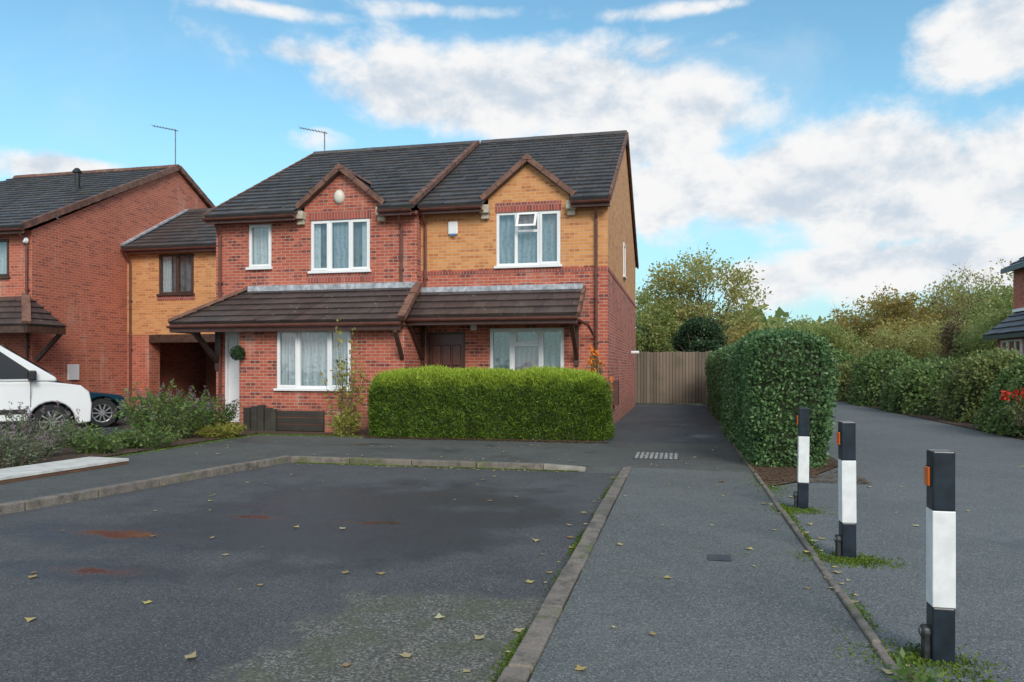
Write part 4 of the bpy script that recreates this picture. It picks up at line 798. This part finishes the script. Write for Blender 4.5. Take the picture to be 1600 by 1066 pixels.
def dup(root,loc,label):
    r=root.copy(); C.objects.link(r); r.location=loc; r['label']=label
    for ch in list(root.children):
        c=ch.copy(); C.objects.link(c); c.parent=r
        for g_ in list(ch.children):
            d_=g_.copy(); C.objects.link(d_); d_.parent=c
    return r
r2=dup(B,(1.21,5.96,0),'black and white bollard with orange reflector, the middle of the three'); r3=dup(B,(1.19,7.92,0),'black and white bollard with orange reflector, the farthest, by the hedge')
r2.rotation_euler=(math.radians(.8),math.radians(-.6),math.radians(4)); r3.rotation_euler=(0,math.radians(.7),math.radians(-3))

# ============ vehicles
def vehicle(name,label,cat,loc,yaw,paint,zb,belt,low,up,W,Wt,wx,wr,glasses,wscreen,lampz,bump_m,bh=.2,mold=None):
    root=thing(name,label,cat,loc,yaw,local=True); topz=max(p[1] for p in up)
    bot=[]
    xs=sorted(wx)
    for wxx in xs:
        R_=wr+.05; a0=math.asin(max(-1,min(1,(zb-wr)/R_)))
        for k in range(13):
            a=math.pi-a0-(math.pi-2*a0)*k/12; bot.append((wxx+R_*math.cos(a),wr+R_*math.sin(a)))
    poly=low+bot[::-1]
    xf=max(p[0] for p in low); xr_=min(p[0] for p in low)
    def hw(x,z,w0): 
        k=1.0
        if x>xf-.5: k-=.22*((x-(xf-.5))/.5)**2.2
        if x<xr_+.4: k-=.08*(((xr_+.4)-x)/.4)**2
        return w0*k*(1-.03*max(0,(.55-z)/.3))
    mb=MB()
    def prism(pl,fw):
        n=len(pl); vs=[(x,fw(x,z),z) for x,z in pl]+[(x,-fw(x,z),z) for x,z in pl]
        mb.add(vs,[tuple(range(n)),tuple(range(2*n-1,n-1,-1))]+[(i,(i+1)%n,(i+1)%n+n,i+n) for i in range(n)])
    prism(poly,lambda x,z:hw(x,z,W)); uw=lambda x,z: hw(x,z,W-(W-Wt)*max(0,(z-belt)/(topz-belt))-.004); prism(up,uw)
    body=mb.build('body',paint,root,bevel=.04)
    for p in body.data.polygons: p.use_smooth=True
    body.modifiers.new('wn','WEIGHTED_NORMAL')
    for gl in glasses:
        for sg in (-1,1):
            m=MB(); m.poly([(x,sg*(uw(x,z)+.006),z) for x,z in gl]); m.build('side_window',cglass,root)
    (xa_,za_),(xb_,zb_)=wscreen; m=MB(); nx_,nz_=(zb_-za_),(xa_-xb_); l_=math.hypot(nx_,nz_); nx_/=l_;nz_/=l_
    wa=uw(xa_,za_)-.07;wb=uw(xb_,zb_)-.06; m.quad((xa_+nx_*.012,-wa,za_+nz_*.012),(xa_+nx_*.012,wa,za_+nz_*.012),(xb_+nx_*.012,wb,zb_+nz_*.012),(xb_+nx_*.012,-wb,zb_+nz_*.012)); m.build('windscreen',cglass,root)
    m=MB()
    n=8; ys=[-1+2*i/n for i in range(n+1)]
    def fx(yf): return xf+.02-.30*abs(yf)**2.6
    for i in range(n):
        a,b=ys[i],ys[i+1]; m.add([(fx(a),a*W*.93,zb-.03),(fx(b),b*W*.93,zb-.03),(fx(b),b*W*.93,zb+bh),(fx(a),a*W*.93,zb+bh),(fx(a)-.3,a*W*.8,zb-.03),(fx(b)-.3,b*W*.8,zb-.03),(fx(b)-.3,b*W*.8,zb+bh),(fx(a)-.3,a*W*.8,zb+bh)],[(0,1,2,3),(0,4,5,1),(3,2,6,7)])
    m.box(xs[0]+wr+.06,xs[1]-wr-.06,-W-.006,-W+.03,zb,zb+.12); m.box(xs[0]+wr+.06,xs[1]-wr-.06,W-.03,W+.006,zb,zb+.12)
    m.build('bumper',bump_m,root)
    for sg in (-1,1):
        m=MB(); y0_=sg*W*.55; y1_=sg*W*.845; m.add([(xf-.075,y0_,lampz-.07),(xf-.25,y1_,lampz-.02),(xf-.32,y1_,lampz+.12),(xf-.13,y0_,lampz+.09),(xf-.3,y0_,lampz-.07),(xf-.5,y1_*.97,lampz-.02),(xf-.5,y1_*.97,lampz+.1),(xf-.3,y0_,lampz+.08)],[(0,1,2,3),(0,4,5,1),(3,2,6,7),(1,5,6,2),(0,3,7,4)]); m.build('headlight',lamp,root,bevel=.01)
        m=MB(); mx=up[-2][0]-.42; m.box(mx-.06,mx+.08,sg*(W+.04)-.09,sg*(W+.04)+.09,belt+.02,belt+.22); m.build('wing_mirror',blackp,root,bevel=.03)
        if mold: MB().box(xs[0]+wr+.1,xs[1]-wr-.1,sg*(W+.006)-.012,sg*(W+.006)+.012,mold,mold+.09).build('side_moulding',blackp,root,bevel=.004)
        for dx_ in ((.02,1.12) if mold else ()): MB().box(dx_-.006,dx_+.006,sg*(W+.001)-.003,sg*(W+.001)+.003,zb+.15,belt-.02).build('door_gap',blackp,root)
        for wxx in xs:
            c=(wxx,sg*(W-.02),wr); ax=(0,sg,0)
            t_=MB(); t_.lathe(c,ax,[(wr*.62,-.2),(wr*.95,-.2),(wr,-.16),(wr,-.04),(wr*.95,0),(wr*.66,.0),(wr*.62,-.03)],32); wh=t_.build('wheel',tyre,root,smooth=False)
            t_=MB(); t_.lathe(c,ax,[(wr*.70,.002),(wr*.66,-.015),(wr*.60,-.02),(wr*.58,-.09)],32); t_.lathe(c,ax,[(0,.0),(wr*.16,-.0),(wr*.18,-.03)],16)
            for k in range(10):
                a=2*math.pi*k/10; ca,sa_=math.cos(a),math.sin(a); t_.bar((c[0]+ca*wr*.12,c[1]-sg*.02,c[2]+sa_*wr*.12),(c[0]+ca*wr*.63,c[1]-sg*.02,c[2]+sa_*wr*.63),.028,.034,(0,1,0))
            t_.build('rim',rimm,wh); MB().lathe(c,ax,[(0,-.1),(wr*.6,-.1)],24).build('brake_disc',blackp,wh)
            MB().lathe((wxx,sg*(W-.012),wr),ax,[(wr+.045,0),(wr+.045,-.25)],28).build('arch_liner',blackp,root,recalc=False)
    m=MB(); 
    for wxx in xs: m.box(wxx-wr-.04,wxx+wr+.04,-W+.25,W-.25,zb,wr*2+.04)
    m.box(xr_+.1,xf-.15,-W+.2,W-.2,zb-.06,zb+.1); m.build('underbody',blackp,root)
    for sg in (-1,1): MB().box(.08,.24,sg*(W+.012)-.012,sg*(W+.012)+.012,belt-.14,belt-.10).build('door_handle',blackp,root,bevel=.004)
    return root
vehicle('parked_van','white van parked behind the planting bed at the left edge','van',(-13.72,11.86,-.01),math.radians(50),vanw,.27,1.14,
  [(-2.2,.3),(-2.22,.7),(-2.2,1.14),(1.40,1.14),(1.98,1.06),(2.15,.92),(2.2,.68),(2.18,.3)],
  [(-2.2,1.14),(-2.18,1.75),(-2.08,1.98),(-.6,2.02),(.30,1.97),(.58,1.88),(1.55,1.22),(1.57,1.14)],.91,.80,(-1.38,1.48),.345,
  [[(-.1,1.20),(1.20,1.20),(1.20,1.28),(.56,1.78),(-.1,1.80)]],((1.50,1.28),(.66,1.85)),.84,blackp,bh=.34,mold=.52)
vehicle('parked_car','dark teal blue car parked behind the white van','car',(-15.02,14.55,-.01),math.radians(50),bluep,.2,.86,
  [(-2.2,.25),(-2.25,.6),(-2.15,.86),(1.2,.86),(1.95,.76),(2.08,.66),(2.12,.45),(2.08,.22)],
  [(-2.1,.86),(-1.5,1.18),(-.7,1.33),(.0,1.34),(.25,1.29),(1.1,.90),(1.12,.86)],.88,.62,(-1.38,1.55),.34,
  [[(-1.5,.92),(-.45,.92),(-.45,1.26),(-.75,1.26),(-1.25,1.13)],[(-.4,.92),(.78,.92),(.18,1.23),(-.4,1.27)]],((1.05,.93),(.30,1.27)),.66,bluep)
print('objects',len(bpy.data.objects))
